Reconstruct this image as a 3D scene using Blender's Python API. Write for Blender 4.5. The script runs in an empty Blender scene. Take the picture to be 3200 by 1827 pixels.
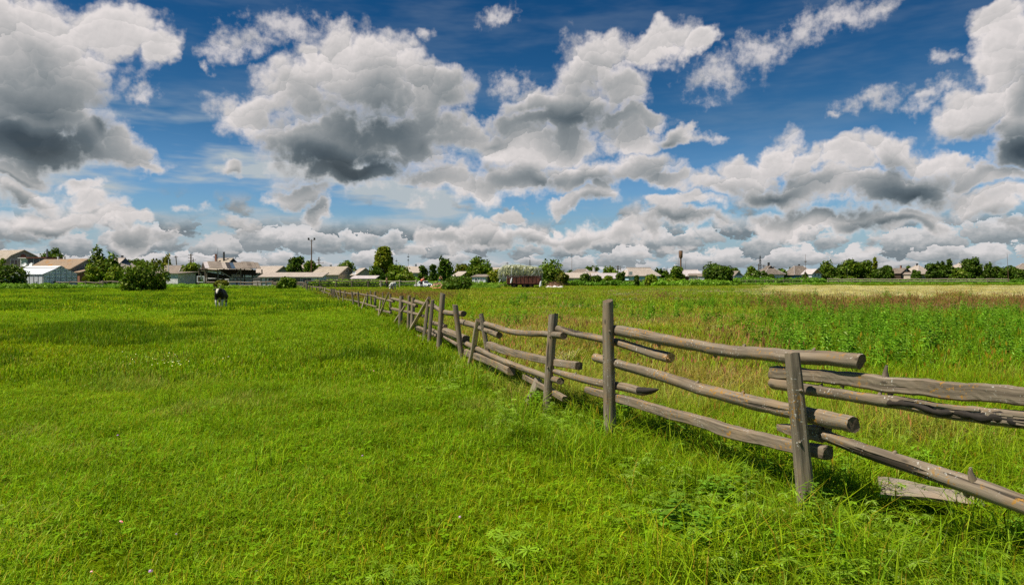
import bpy, math, random
import numpy as np
from mathutils import Vector, Matrix, Euler

rng = np.random.default_rng(7)
random.seed(7)
R = math.radians
scene = bpy.context.scene
COL = scene.collection
F, CX, HY, EYE = 2200.0, 1600.0, 868.0, 1.7      # focal length and horizon measured on the photograph

def P(px, py, d):
    return Vector(((px - CX) / F * d, d, EYE + (HY - py) / F * d))
def G(px, d):
    return Vector(((px - CX) / F * d, d, 0.0))
def HZ(py, d):
    return EYE + (HY - py) / F * d

# ------------------------------------------------------------------ objects
def tag(o, label=None, cat=None, group=None, kind=None):
    if label: o['label'] = label
    if cat: o['category'] = cat
    if group: o['group'] = group
    if kind: o['kind'] = kind
    return o

def thing(name, label, cat, loc=(0, 0, 0), rz=0.0, group=None):
    o = bpy.data.objects.new(name, None)
    COL.objects.link(o)
    o.location = loc
    o.rotation_euler = (0, 0, rz)
    o.empty_display_size = 0.2
    return tag(o, label, cat, group)

class MB:
    """collects geometry; build() links it as one mesh object"""
    def __init__(s):
        s.v, s.f, s.m, s.wc, s.sm = [], [], [], [], []
    def add(s, vs, fs, mi=0, wc=None, smooth=False):
        b = len(s.v)
        s.v += [tuple(p) for p in vs]
        s.f += [tuple(i + b for i in f) for f in fs]
        s.m += [mi] * len(fs)
        s.sm += [smooth] * len(fs)
        s.wc += [tuple(p) for p in (wc if wc is not None else vs)]
    def box(s, c, size, rz=0.0, mi=0, M=None):
        x, y, z = size[0] / 2, size[1] / 2, size[2] / 2
        vs = [Vector((a * x, b * y, e * z)) for e in (-1, 1) for a, b in ((-1, -1), (1, -1), (1, 1), (-1, 1))]
        wc = [tuple(v) for v in vs]
        mm = M if M is not None else Matrix.Rotation(rz, 3, 'Z')
        vs = [mm @ v + Vector(c) for v in vs]
        s.add(vs, [(3, 2, 1, 0), (4, 5, 6, 7), (0, 1, 5, 4), (1, 2, 6, 5), (2, 3, 7, 6), (3, 0, 4, 7)], mi, wc)
    def bar(s, a, b, w, h=None, mi=0):
        a, b = Vector(a), Vector(b)
        d = b - a
        h = h or w
        q = d.to_track_quat('X', 'Z').to_matrix()
        s.box((a + b) / 2, (d.length, w, h), M=q, mi=mi)
    def tube(s, pts, rad, n=8, mi=0, cap_mi=None, seed=0, rough=0.0, sq=None, flat=1.0, caps=True, twist=0.0):
        pts = [Vector(p) for p in pts]
        rs = np.random.default_rng(seed)
        up = Vector((0, 0, 1))
        ax = (pts[-1] - pts[0]).normalized()
        if abs(ax.z) > .9: up = Vector((0, -1, 0))
        vs, wc, L = [], [], 0.0
        ph = rs.uniform(0, 6.28, 6)
        for i, p in enumerate(pts):
            t = (pts[min(i + 1, len(pts) - 1)] - pts[max(i - 1, 0)]).normalized()
            side = t.cross(up).normalized()
            u2 = side.cross(t).normalized()
            if i: L += (p - pts[i - 1]).length
            for k in range(n):
                a = 2 * math.pi * k / n + twist
                r = rad[i]
                if sq: r *= 1.0 / (abs(math.cos(a)) ** sq + abs(math.sin(a)) ** sq) ** (1.0 / sq) * .9
                if rough:
                    r *= 1 + rough * (math.sin(2 * a + ph[0] + L * 2.1) * .5 + math.sin(3 * a + ph[1] - L * 3.7) * .35 + math.sin(L * 9 + ph[2]) * .3 + rs.normal() * .28)
                ca, sa = math.cos(a) * r, math.sin(a) * r * flat
                q = p + side * ca + u2 * sa
                if rough and i in (0, len(pts) - 1): q = q + t * (rs.normal() * .07 * r + .22 * r * math.sin(a + ph[3]))     # ragged, slanting saw cut
                vs.append(q)
                wc.append((L + seed * 3.1, ca, sa))
        m = len(pts)
        fs = [(i * n + k, i * n + (k + 1) % n, (i + 1) * n + (k + 1) % n, (i + 1) * n + k) for i in range(m - 1) for k in range(n)]
        s.add(vs, [f[::-1] for f in fs], mi, wc, smooth=(sq is None))
        if caps:
            b = len(s.v) - len(vs)
            cm = mi if cap_mi is None else cap_mi
            e0 = [vs[k] for k in range(n)]; e1 = [vs[(m - 1) * n + k] for k in range(n)]
            s.add(e0, [tuple(range(n))], cm, wc[:n])
            s.add(e1, [tuple(range(n))[::-1]], cm, wc[-n:])
    def build(s, name, mats, parent=None, col=None):
        me = bpy.data.meshes.new(name)
        me.from_pydata(s.v, [], s.f)
        if not isinstance(mats, (list, tuple)): mats = [mats]
        for m in mats: me.materials.append(m)
        if len(mats) > 1: me.polygons.foreach_set('material_index', s.m)
        me.polygons.foreach_set('use_smooth', s.sm)
        a = me.attributes.new('wc', 'FLOAT_VECTOR', 'POINT')
        a.data.foreach_set('vector', np.array(s.wc, dtype=np.float32).ravel())
        me.update()
        o = bpy.data.objects.new(name, me)
        COL.objects.link(o)
        if parent: o.parent = parent
        return o

def npmesh(name, V, faces, col=None, smooth=False):
    me = bpy.data.meshes.new(name)
    me.from_pydata(V.tolist() if hasattr(V, 'tolist') else V, [], faces)
    if col is not None:
        a = me.attributes.new('col', 'FLOAT_COLOR', 'POINT')
        c = np.ones((len(V), 4), np.float32); c[:, :3] = col
        a.data.foreach_set('color', c.ravel())
    if smooth: me.polygons.foreach_set('use_smooth', [True] * len(me.polygons))
    me.update()
    return me

def link(name, me, mat=None, parent=None):
    o = bpy.data.objects.new(name, me)
    if mat is not None and not me.materials: me.materials.append(mat)
    COL.objects.link(o)
    if parent: o.parent = parent
    return o

# ------------------------------------------------------------------ node helpers
class T:
    def __init__(s, tree): s.t = tree
    def n(s, typ, ins=None, **props):
        nd = s.t.nodes.new(typ)
        for k, v in props.items(): setattr(nd, k, v)
        for k, v in (ins or {}).items():
            sock = nd.inputs[k]
            if hasattr(v, 'is_output') or isinstance(v, bpy.types.NodeSocket): s.t.links.new(v, sock)
            else: sock.default_value = v
        return nd
    def math(s, op, a, b=None, c=None, clamp=False):
        ins = {0: a}
        if b is not None: ins[1] = b
        if c is not None: ins[2] = c
        return s.n('ShaderNodeMath', ins, operation=op, use_clamp=clamp).outputs[0]
    def vmath(s, op, a, b=None, **kw):
        ins = {0: a}
        if b is not None: ins[1] = b
        nd = s.n('ShaderNodeVectorMath', ins, operation=op)
        return nd.outputs['Value'] if op in ('LENGTH', 'DOT_PRODUCT', 'DISTANCE') else nd.outputs[0]
    def noise(s, vec, scale, detail=4.0, rough=.55, out=0, lac=2.0):
        nd = s.n('ShaderNodeTexNoise', {'Vector': vec, 'Scale': scale, 'Detail': detail, 'Roughness': rough, 'Lacunarity': lac})
        return nd.outputs[out]
    def ramp(s, fac, stops):
        nd = s.n('ShaderNodeValToRGB', {0: fac})
        cr = nd.color_ramp
        while len(cr.elements) < len(stops): cr.elements.new(.5)
        for e, (p, c) in zip(cr.elements, stops):
            e.position = p
            e.color = (*c, 1) if len(c) == 3 else c
        return nd.outputs[0]
    def mix(s, fac, a, b, blend='MIX'):
        nd = s.n('ShaderNodeMix', None, data_type='RGBA', blend_type=blend)
        for k, v in ((0, fac), (6, a), (7, b)):
            if isinstance(v, bpy.types.NodeSocket): s.t.links.new(v, nd.inputs[k])
            else: nd.inputs[k].default_value = v if k == 0 else ((*v, 1) if len(v) == 3 else v)
        return nd.outputs[2]
    def remap(s, v, a, b, c=0.0, d=1.0, smooth=True):
        nd = s.n('ShaderNodeMapRange', {0: v, 1: a, 2: b, 3: c, 4: d}, interpolation_type='SMOOTHSTEP' if smooth else 'LINEAR')
        return nd.outputs[0]

def new_mat(name):
    m = bpy.data.materials.new(name)
    m.use_nodes = True
    m.node_tree.nodes.clear()
    return m, T(m.node_tree)

def out(t, shader):
    t.n('ShaderNodeOutputMaterial', {'Surface': shader})

def plain(name, col, rough=.7, var=.18, scale=3.0, metal=0.0, bump=.15, spec=.3, dirt=None):
    """plain painted / mineral surface with mottling and slight relief"""
    m, t = new_mat(name)
    tc = t.n('ShaderNodeTexCoord').outputs['Object']
    n1 = t.noise(tc, scale, 6, .65)
    n2 = t.noise(tc, scale * 7, 4, .6)
    lo = tuple(c * (1 - var * 1.6) for c in col); hi = tuple(min(1, c * (1 + var)) for c in col)
    c = t.mix(t.remap(n1, .3, .7), lo, hi)
    c = t.mix(t.math('MULTIPLY', t.remap(n2, .55, .75), .35), c, tuple(x * .62 for x in col))
    if dirt: c = t.mix(t.remap(t.noise(tc, scale * .6, 5, .7), .52, .7), c, dirt)
    b = t.n('ShaderNodeBump', {'Strength': bump, 'Distance': .02, 'Height': n2})
    bs = t.n('ShaderNodeBsdfPrincipled', {'Base Color': c, 'Roughness': rough, 'Metallic': metal, 'Normal': b.outputs[0], 'Specular IOR Level': spec})
    out(t, bs.outputs[0])
    return m

def slate(name, col, col2, axis=0, pitch=.16, rust=None):
    """corrugated sheet roofing, weathered"""
    m, t = new_mat(name)
    tc = t.n('ShaderNodeTexCoord').outputs['Object']
    sx = t.n('ShaderNodeSeparateXYZ', {0: tc}).outputs
    wave = t.math('SINE', t.math('MULTIPLY', sx[axis], 2 * math.pi / pitch))
    n1 = t.noise(tc, .9, 6, .7)
    st = t.n('ShaderNodeMapping', {'Vector': tc, 'Scale': (3.0, .35, .35) if axis == 0 else (.35, 3.0, .35)}).outputs[0]
    n2 = t.noise(st, 2.0, 4, .6)
    # sheet joints every 1.1 m across, 1.6 m along
    j = t.math('GREATER_THAN', t.math('FRACT', t.math('DIVIDE', sx[axis], 1.12)), .965)
    c = t.mix(t.remap(n1, .3, .7), col, col2)
    c = t.mix(t.math('MULTIPLY', t.remap(n2, .5, .75), .55), c, tuple(x * .6 for x in col2))
    c = t.mix(t.math('MULTIPLY', j, .35), c, tuple(x * .45 for x in col))
    if rust: c = t.mix(t.remap(t.noise(tc, .45, 3, .6), .55, .68), c, rust)
    b = t.n('ShaderNodeBump', {'Strength': .7, 'Distance': .05, 'Height': wave})
    bs = t.n('ShaderNodeBsdfPrincipled', {'Base Color': c, 'Roughness': .85, 'Normal': b.outputs[0], 'Specular IOR Level': .2})
    out(t, bs.outputs[0])
    return m

def wood(name, dark, light, lichen=0.0, crack=.5, grain=46.0):
    m, t = new_mat(name)
    at = t.n('ShaderNodeAttribute', attribute_name='wc').outputs['Vector']
    g = t.n('ShaderNodeMapping', {'Vector': at, 'Scale': (1.6, grain, grain)}).outputs[0]
    n1 = t.noise(g, 1.0, 5, .65)
    g2 = t.n('ShaderNodeMapping', {'Vector': at, 'Scale': (.9, 17, 17)}).outputs[0]
    n2 = t.noise(g2, 1.0, 3, .5)
    big = t.noise(at, 3.0, 4, .6)
    c = t.mix(t.remap(n1, .25, .75), dark, light)
    c = t.mix(t.math('MULTIPLY', t.remap(big, .45, .7), .45), c, tuple(x * y for x, y in zip(light, (1.0, .82, .6))))
    ck = t.remap(n2, .36, .30)
    c = t.mix(t.math('MULTIPLY', ck, crack), c, tuple(x * .16 for x in dark))
    k = t.n('ShaderNodeTexVoronoi', {'Vector': t.n('ShaderNodeMapping', {'Vector': at, 'Scale': (3.2, 9, 9)}).outputs[0], 'Scale': 1.0}).outputs['Distance']
    c = t.mix(t.math('MULTIPLY', t.remap(k, .13, .05), .7), c, tuple(x * .4 for x in dark))
    if lichen:
        ge = t.n('ShaderNodeNewGeometry').outputs
        l1 = t.noise(ge['Position'], 38, 3, .6)
        l2 = t.noise(ge['Position'], 3.1, 2, .5)
        lf = t.math('MULTIPLY', t.remap(l1, .56, .62), t.remap(l2, .62 - .2 * lichen, .72 - .2 * lichen))
        c = t.mix(lf, c, (.33, .17, .03))
        w = t.math('MULTIPLY', t.remap(t.noise(ge['Position'], 75, 2, .5), .63, .68), t.remap(t.noise(ge['Position'], 4.3, 2, .5), .5, .6))
        c = t.mix(w, c, (.5, .48, .42))
    hgt = t.math('SUBTRACT', t.math('MULTIPLY', n1, .4), t.math('MULTIPLY', ck, 1.2))
    b = t.n('ShaderNodeBump', {'Strength': .8, 'Distance': .012, 'Height': hgt})
    bs = t.n('ShaderNodeBsdfPrincipled', {'Base Color': c, 'Roughness': .8, 'Normal': b.outputs[0], 'Specular IOR Level': .25})
    out(t, bs.outputs[0])
    return m

def leafmat(name, inst=True, trans=.40, gloss=.016, gain=1.0):
    m, t = new_mat(name)
    c = t.n('ShaderNodeAttribute', attribute_name='col').outputs['Color']
    if inst:
        ti = t.n('ShaderNodeAttribute', attribute_name='tint', attribute_type='INSTANCER').outputs['Color']
        c = t.mix(1.0, c, ti, 'MULTIPLY')
    if gain != 1: c = t.mix(1.0, c, (gain, gain, gain), 'MULTIPLY')
    d = t.n('ShaderNodeBsdfDiffuse', {'Color': c}).outputs[0]
    tr = t.n('ShaderNodeBsdfTranslucent', {'Color': t.mix(1.0, c, (1.15, 1.1, .7), 'MULTIPLY')}).outputs[0]
    s = t.n('ShaderNodeMixShader', {0: trans, 1: d, 2: tr}).outputs[0]
    gl = t.n('ShaderNodeBsdfGlossy', {'Color': (1, .95, .55, 1), 'Roughness': .5}).outputs[0]
    s = t.n('ShaderNodeMixShader', {0: gloss, 1: s, 2: gl}).outputs[0]
    out(t, s)
    return m

# ------------------------------------------------------------------ numpy noise
def _h(ix, iy, s):
    n = (ix.astype(np.int64) * 374761393 + iy.astype(np.int64) * 668265263 + s * 1442695041) & 0x7fffffff
    n = ((n ^ (n >> 13)) * 1274126177) & 0x7fffffff
    return ((n ^ (n >> 16)) & 0xffff) / 65535.0
def vnoise(x, y, s=0):
    ix, iy = np.floor(x), np.floor(y)
    fx, fy = x - ix, y - iy
    fx, fy = fx * fx * (3 - 2 * fx), fy * fy * (3 - 2 * fy)
    a, b, c, d = _h(ix, iy, s), _h(ix + 1, iy, s), _h(ix, iy + 1, s), _h(ix + 1, iy + 1, s)
    return (a * (1 - fx) + b * fx) * (1 - fy) + (c * (1 - fx) + d * fx) * fy
def fbm(x, y, s=0, o=4):
    v, a, tot = 0, 1.0, 0
    for i in range(o):
        v = v + a * vnoise(x * 2 ** i, y * 2 ** i, s + i * 17); tot += a; a *= .5
    return v / tot
def sstep(v, a, b):
    t = np.clip((v - a) / (b - a), 0, 1)
    return t * t * (3 - 2 * t)

# ------------------------------------------------------------------ camera, sun, sky
cam = bpy.data.cameras.new('camera')
camo = bpy.data.objects.new('camera', cam)
COL.objects.link(camo)
camo.location = (0, 0, EYE)
camo.rotation_euler = (R(90), 0, 0)
cam.sensor_width = 36
cam.lens = F / 3200 * 36
cam.shift_y = -(913.5 - HY) / 3200
cam.clip_end = 9000
cam.clip_start = .05
scene.camera = camo
scene.cycles.use_denoising = False
scene.view_settings.view_transform = 'Standard'
scene.view_settings.look = 'None'
scene.view_settings.exposure = 0.36
scene.view_settings.gamma = 1.0

SUN_EL, SUN_AZ = R(60), math.atan2(-.93, -.37)      # to the left and a little behind the camera
tos = Vector((math.sin(SUN_AZ) * math.cos(SUN_EL), math.cos(SUN_AZ) * math.cos(SUN_EL), math.sin(SUN_EL)))
sl = bpy.data.lights.new('sun', 'SUN')
sl.energy = 4.9
sl.angle = R(.55)
sl.color = (1.0, .94, .84)
so = bpy.data.objects.new('sun', sl)
COL.objects.link(so)
so.rotation_euler = (-tos).to_track_quat('-Z', 'Y').to_euler()
so.location = (0, 0, 30)
# ------------------------------------------------------------------ sky: Nishita blue with cumulus laid out by azimuth and elevation
world = bpy.data.worlds.new('World')
scene.world = world
world.use_nodes = True
world.node_tree.nodes.clear()
W = T(world.node_tree)

def azel(px, py):
    u, v = (px - CX) / F, (HY - py) / F
    a = math.atan(u)
    return a, math.atan(v * math.cos(a))

# centre x, centre y, half width, half height, tilt (degrees, anticlockwise): cloud bodies as read off the photograph
BODY = [
 (90,130,330,190,0),(330,90,170,110,-8),(480,140,75,105,0),(130,300,300,190,0),(40,450,340,120,0),(290,420,120,110,0),(400,470,85,90,20),(430,505,70,40,0),
 (960,180,50,46,0),
 (790,350,130,95,10),(930,290,150,120,0),(1060,190,110,110,0),(1190,250,180,150,0),(1330,290,170,90,0),(1040,450,290,130,0),(1090,535,230,58,0),(1290,430,150,120,0),
 (1850,205,165,90,8),(2040,150,190,66,14),(2190,125,70,48,10),(1665,310,72,62,0),(1770,330,160,90,0),(1940,280,110,75,0),(1720,380,220,52,0),(1960,375,120,32,5),
 (1460,420,110,62,0),(1600,460,180,90,0),(1770,450,140,70,0),(1390,560,110,62,0),(1480,590,120,62,0),(1600,560,150,62,0),(1800,540,190,62,0),(1975,430,85,56,0),(2120,415,62,34,0),(2030,520,140,55,0),(2110,560,90,40,0),
 (1760,628,70,28,0),(1850,622,85,44,0),(1880,592,34,40,0),(700,540,66,29,0),(930,615,95,45,0),(990,660,44,42,0),
 
 
 
 (3160,110,110,80,0),(3110,230,130,110,0),(3030,340,140,90,10),(3160,350,140,140,0),(3190,480,130,85,0),
 (2260,580,90,44,0),(2350,540,100,60,10),(2450,490,70,66,0),(2530,520,64,52,0),(2640,500,90,60,0),(2760,475,110,66,0),(2900,490,110,55,0),(2560,590,330,62,0),(2830,580,200,75,0),(2990,490,40,60,25),
 (3040,560,90,52,0),(3130,570,110,40,0),(2110,660,80,34,0),(2190,640,60,30,0),(2130,700,170,32,0),(3110,640,140,40,0),(2600,690,420,46,0),
 (60,560,140,32,0),(90,620,130,38,0),(250,590,90,26,0),(280,635,80,34,0),(190,700,210,48,0),(400,680,100,32,0),(430,750,90,48,0),
 (1530,735,120,46,0),(1400,755,90,36,0),(1680,730,110,44,0),(1820,735,100,44,0),(1590,690,40,24,0),(1740,700,30,26,0),(1950,735,70,38,0),
]
# thin ragged scraps
WISP = [
 (470,312,70,36,0),(740,132,130,46,6),(655,190,22,30,0),(900,95,150,52,-8),(1045,80,95,46,-15),(1555,35,60,34,10),(1340,90,40,26,0),
 (2375,165,90,80,20),(2480,115,100,56,38),(2600,68,130,44,25),(2700,40,90,40,0),(2735,300,90,32,0),(2880,285,76,30,28),(2650,331,34,14,0),(2950,190,56,20,0),
 (2470,430,46,48,30),(1330,650,32,24,0),(1600,245,60,44,30),(2230,250,90,60,30),(870,240,80,60,0),(2200,415,70,20,0),(600,655,60,18,0),(1340,520,120,90,0),
]
# grey undersides and parts in the shade of other clouds
DARK = [
 (110,330,350,170,-6,.70),(110,445,350,125,0,1.1),(335,370,70,130,10,.85),(200,520,250,46,0,.9),
 (1180,410,330,160,0,.80),(1090,520,320,105,0,1.2),(1380,320,190,90,0,.50),(1320,430,110,100,0,.6),
 (1770,378,290,78,0,.80),(1850,270,180,80,0,.38),(1530,525,44,24,0,.7),(1660,565,210,48,0,.62),(1860,570,200,46,0,.65),(2090,430,56,30,0,.6),(2080,545,130,56,0,.5),(1640,330,80,50,0,.45),(1560,440,90,30,0,.35),
 (3190,480,150,105,0,1.05),(3180,310,70,100,0,.45),(3060,410,120,46,0,.6),
 (2420,605,180,48,0,.8),(2480,560,70,32,0,.55),(2830,600,220,70,0,.95),(2780,540,100,56,0,.6),(2620,660,380,32,0,.7),(3110,550,90,28,0,.5),
 (2760,700,190,30,0,.85),(2600,755,250,22,0,.6),(3050,690,170,22,0,.6),(430,755,110,50,0,.45),(60,640,120,32,0,.7),(200,740,250,30,0,.75),(960,660,80,46,0,.6),(1640,762,350,30,0,.55),(1840,645,90,24,0,.55),(700,558,60,16,0,.5),
 (2130,705,170,26,0,.55),(60,575,140,16,0,.5),
]
def field(t, vec, blobs, k=.22, grow=1.0):
    acc = None
    for i, b in enumerate(blobs):
        if i and i % 16 == 0:       # evaluate in batches, which keeps the shader's memory small
            vec = t.vmath('ADD', vec, t.vmath('MULTIPLY', t.n('ShaderNodeCombineXYZ', {0: acc}).outputs[0], (1e-9, 0, 0)))
        cx, cy, rx, ry, rot = b[:5]
        a, e = azel(cx, cy)
        ca = math.cos(a)
        sx, sy = rx / F * ca * ca * grow, ry / F * ca * grow
        if rot:
            p = t.vmath('SUBTRACT', vec, (a, e, 0))
            c_, s_ = math.cos(R(rot)), math.sin(R(rot))
            mp = t.n('ShaderNodeCombineXYZ', {0: t.vmath('DOT_PRODUCT', p, (c_ / sx, s_ / sx, 0)), 1: t.vmath('DOT_PRODUCT', p, (-s_ / sy, c_ / sy, 0))}).outputs[0]
        else:
            mp = t.n('ShaderNodeVectorMath', {0: vec, 1: (1 / sx, 1 / sy, 0), 2: (-a / sx, -e / sy, 0)}, operation='MULTIPLY_ADD').outputs[0]
        ln = t.vmath('LENGTH', mp)
        if len(b) > 5:
            ln = t.math('MULTIPLY_ADD', ln, -b[5] * .95, b[5] * 1.22)
            acc = t.math('SMOOTH_MAX', 0.0 if acc is None else acc, ln, .15)
        else:
            acc = ln if acc is None else t.math('SMOOTH_MIN', acc, ln, k)
    return acc

Dv = W.vmath('NORMALIZE', W.n('ShaderNodeTexCoord').outputs['Generated'])
sep = W.n('ShaderNodeSeparateXYZ', {0: Dv}).outputs
az = W.math('ARCTAN2', sep[0], sep[1])
el = W.math('ARCSINE', sep[2])
AE = W.n('ShaderNodeCombineXYZ', {0: az, 1: el, 2: 0.0}).outputs[0]

def cent(v, amp):
    return W.vmath('MULTIPLY', W.vmath('SUBTRACT', v, (.5, .5, .5)), (amp, amp, 0))
def n2(vec, scale, detail, rough=.55, out=0):
    return W.n('ShaderNodeTexNoise', {'Vector': vec, 'Scale': scale, 'Detail': detail, 'Roughness': rough}, noise_dimensions='2D').outputs[out]
wA = cent(n2(AE, 11, 1, .5, 1), .060)
wB = cent(n2(AE, 40, 3, .60, 1), .026)
Wc = W.vmath('ADD', W.vmath('ADD', AE, wA), wB)

body = field(W, Wc, BODY, k=.11, grow=.97)
fine = n2(AE, 62, 4, .6)
# billows: rounded cells whose upper side catches the light
def billow(scale, wamt):
    v = W.vmath('ADD', W.vmath('MULTIPLY', AE, (scale, scale * 1.25, 0)), W.vmath('MULTIPLY', W.vmath('ADD', wA, W.vmath('MULTIPLY', wB, (1.3, 1.3, 0))), (scale * wamt, scale * wamt, 0)))
    vo = W.n('ShaderNodeTexVoronoi', {'Vector': v, 'Scale': 1.0, 'Randomness': 1.0}, voronoi_dimensions='2D', feature='F1')
    lc = W.n('ShaderNodeSeparateXYZ', {0: W.vmath('SUBTRACT', v, vo.outputs['Position'])}).outputs
    return vo.outputs['Distance'], W.math('ADD', lc[1], W.math('MULTIPLY', lc[0], -.35))
d1, l1 = billow(19, .75)
d2, l2 = billow(47, .6)
dens = W.math('ADD', W.math('SUBTRACT', 1.0, body), W.math('MULTIPLY', W.math('SUBTRACT', fine, .5), .50))
dens = W.math('ADD', dens, W.math('MULTIPLY', W.math('SUBTRACT', .42, d1), .50))
dens = W.math('ADD', dens, W.math('MULTIPLY', W.math('SUBTRACT', .42, d2), .22))
alpha = W.remap(dens, -.16, .42)

wisp = field(W, Wc, WISP, k=.2, grow=1.1)
wd = W.math('ADD', W.math('SUBTRACT', 1.0, wisp), W.math('MULTIPLY', W.math('SUBTRACT', fine, .5), 1.5))
walpha = W.math('MULTIPLY', W.remap(wd, -.1, 1.05), .80)
alpha = W.math('MAXIMUM', alpha, walpha)

fine2 = n2(W.vmath('ADD', AE, (-.0016, .0036, 0)), 62, 4, .6)
rl = W.math('ADD', W.math('MULTIPLY', l1, .125), W.math('MULTIPLY', l2, .065))
rl = W.math('ADD', rl, W.math('MULTIPLY', W.math('SUBTRACT', fine, fine2), .17))
dark = field(W, W.vmath('ADD', AE, W.vmath('ADD', wA, W.vmath('MULTIPLY', wB, (.35, .35, 0)))), DARK)
edge = W.remap(dens, .10, 1.0)

shade = W.math('MULTIPLY', W.math('MINIMUM', dark, 1.15), W.remap(dens, -.05, .55))
b0 = W.math('ADD', .945, W.math('MULTIPLY', rl, W.math('MULTIPLY', W.remap(shade, 0.0, .9, 1.0, .35), W.remap(dens, .2, 1.1, 1.15, .62))))
b0 = W.math('SUBTRACT', b0, W.math('MULTIPLY', edge, .08))
b0 = W.math('SUBTRACT', b0, W.math('MULTIPLY', shade, .76))

# rows of small far cumulus low over the horizon: cells with bright tops and flat grey bases
def rows(scale_u, scale_v, e0, e1, cover, seed, thr, pw=.72):
    el2 = W.math('POWER', W.math('MAXIMUM', el, .0005), pw)
    v = W.n('ShaderNodeCombineXYZ', {0: W.math('MULTIPLY_ADD', az, scale_u, seed * 9.7), 1: W.math('MULTIPLY_ADD', el2, scale_v, seed), 2: 0.0}).outputs[0]
    wv = W.vmath('MULTIPLY', W.vmath('SUBTRACT', n2(v, 1.9, 4, .62, 1), (.5, .5, .5)), (1.25, .95, 0))
    v2 = W.vmath('ADD', v, wv)
    vo = W.n('ShaderNodeTexVoronoi', {'Vector': v2, 'Scale': 1.0, 'Randomness': .9}, voronoi_dimensions='2D', feature='F1')
    loc = W.n('ShaderNodeSeparateXYZ', {0: W.vmath('SUBTRACT', v2, vo.outputs['Position'])}).outputs
    rnd = W.n('ShaderNodeSeparateColor', {0: vo.outputs['Color']}).outputs
    size = W.math('MULTIPLY_ADD', rnd[0], .45, cover)
    d = W.math('SUBTRACT', size, vo.outputs['Distance'])
    band = W.math('MULTIPLY', W.remap(el, e0, e0 + .004), W.remap(el, e1, e1 - .03))
    al = W.math('MULTIPLY', W.remap(d, -.04, thr), band)
    br = W.math('ADD', W.remap(loc[1], -.36, .36, .34, 1.0, smooth=False), W.math('MULTIPLY', W.math('SUBTRACT', rnd[1], .5), .26))
    return al, br
a1, br1 = rows(20, 19, -.002, .090, .40, 1.3, .16)
a2, br2 = rows(13, 13, .030, .120, -.04, 4.7, .24)

# clear sky
nis = W.n('ShaderNodeTexSky', sky_type='NISHITA')
nis.sun_disc = False
nis.sun_elevation = SUN_EL
nis.sun_rotation = SUN_AZ
nis.air_density, nis.dust_density, nis.ozone_density = 1.0, .6, 3.0
sky = W.n('ShaderNodeHueSaturation', {'Hue': .5, 'Saturation': 1.12, 'Value': 1.0, 'Color': nis.outputs[0]}).outputs[0]
# deep polarised blue higher up, paler near the horizon
hi = W.remap(el, .02, .40)
sky = W.mix(1.0, sky, W.ramp(hi, [(0, (.62, .84, 1.0)), (.18, (.52, .76, .96)), (.5, (.23, .50, .66)), (1, (.07, .33, .50))]), 'MULTIPLY')
S = 10.0
sky = W.mix(W.math('MULTIPLY', W.remap(el, .11, .0), .85), sky, tuple(S * x for x in (.34, .44, .53)))
# thin high veil
vs = W.n('ShaderNodeMapping', {'Vector': AE, 'Scale': (3.0, 14.0, 1), 'Rotation': (0, 0, R(-9))}).outputs[0]
veil = W.math('MULTIPLY', W.remap(n2(vs, 1.6, 4, .6), .38, .78), W.math('ADD', .12, W.math('MULTIPLY', W.math('MULTIPLY', W.remap(el, .25, .13), W.remap(W.math('ABSOLUTE', W.math('ADD', az, .30)), .50, .22)), 1.6)))
sky = W.mix(veil, sky, tuple(S * x for x in (.44, .50, .54)))

def cloudcol(b):
    return W.ramp(b, [(0.0, tuple(S * x * .1 for x in (.50, .66, .80))), (.25, tuple(S * x * .1 for x in (1.1, 1.38, 1.58))), (.5, tuple(S * x * .1 for x in (2.8, 3.1, 3.3))), (.75, tuple(S * x * .1 for x in (5.3, 5.3, 5.3))), (1.0, tuple(S * x * .1 for x in (8.4, 8.0, 7.9)))])
# ramps clamp at 1, so scale afterwards
def scaled(b):
    c = W.ramp(b, [(0.0, (.052, .072, .088)), (.25, (.125, .158, .180)), (.5, (.29, .32, .335)), (.75, (.53, .53, .53)), (1.0, (.84, .80, .79))])
    return W.vmath('SCALE', c) if False else W.mix(1.0, c, (S * .94, S * .92, S * .91), 'MULTIPLY')
c0, c1, c2 = scaled(b0), scaled(br1), scaled(br2)
c1 = W.mix(.16, c1, tuple(S * x for x in (.40, .46, .52)))
c1w = c1
skyc = W.mix(W.math('MULTIPLY', a1, .93), sky, c1w)
skyc = W.mix(W.math('MULTIPLY', a2, .93), skyc, c2)
front = W.remap(W.math('ABSOLUTE', az), 1.5, 1.2)
alpha = W.math('MULTIPLY', alpha, 1.0)
skyc = W.mix(W.math('MULTIPLY', alpha, .97), skyc, c0)
# below the horizon: plain ground tone
skyc = W.mix(W.remap(el, -.004, -.02), skyc, tuple(S * x for x in (.06, .08, .03)))
world.cycles.sampling_method = 'NONE'      # smooth sky without a sun disc: found by the bounced rays
bg = W.n('ShaderNodeBackground', {'Color': skyc, 'Strength': .078})
W.n('ShaderNodeOutputWorld', {'Surface': bg.outputs[0]})
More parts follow.
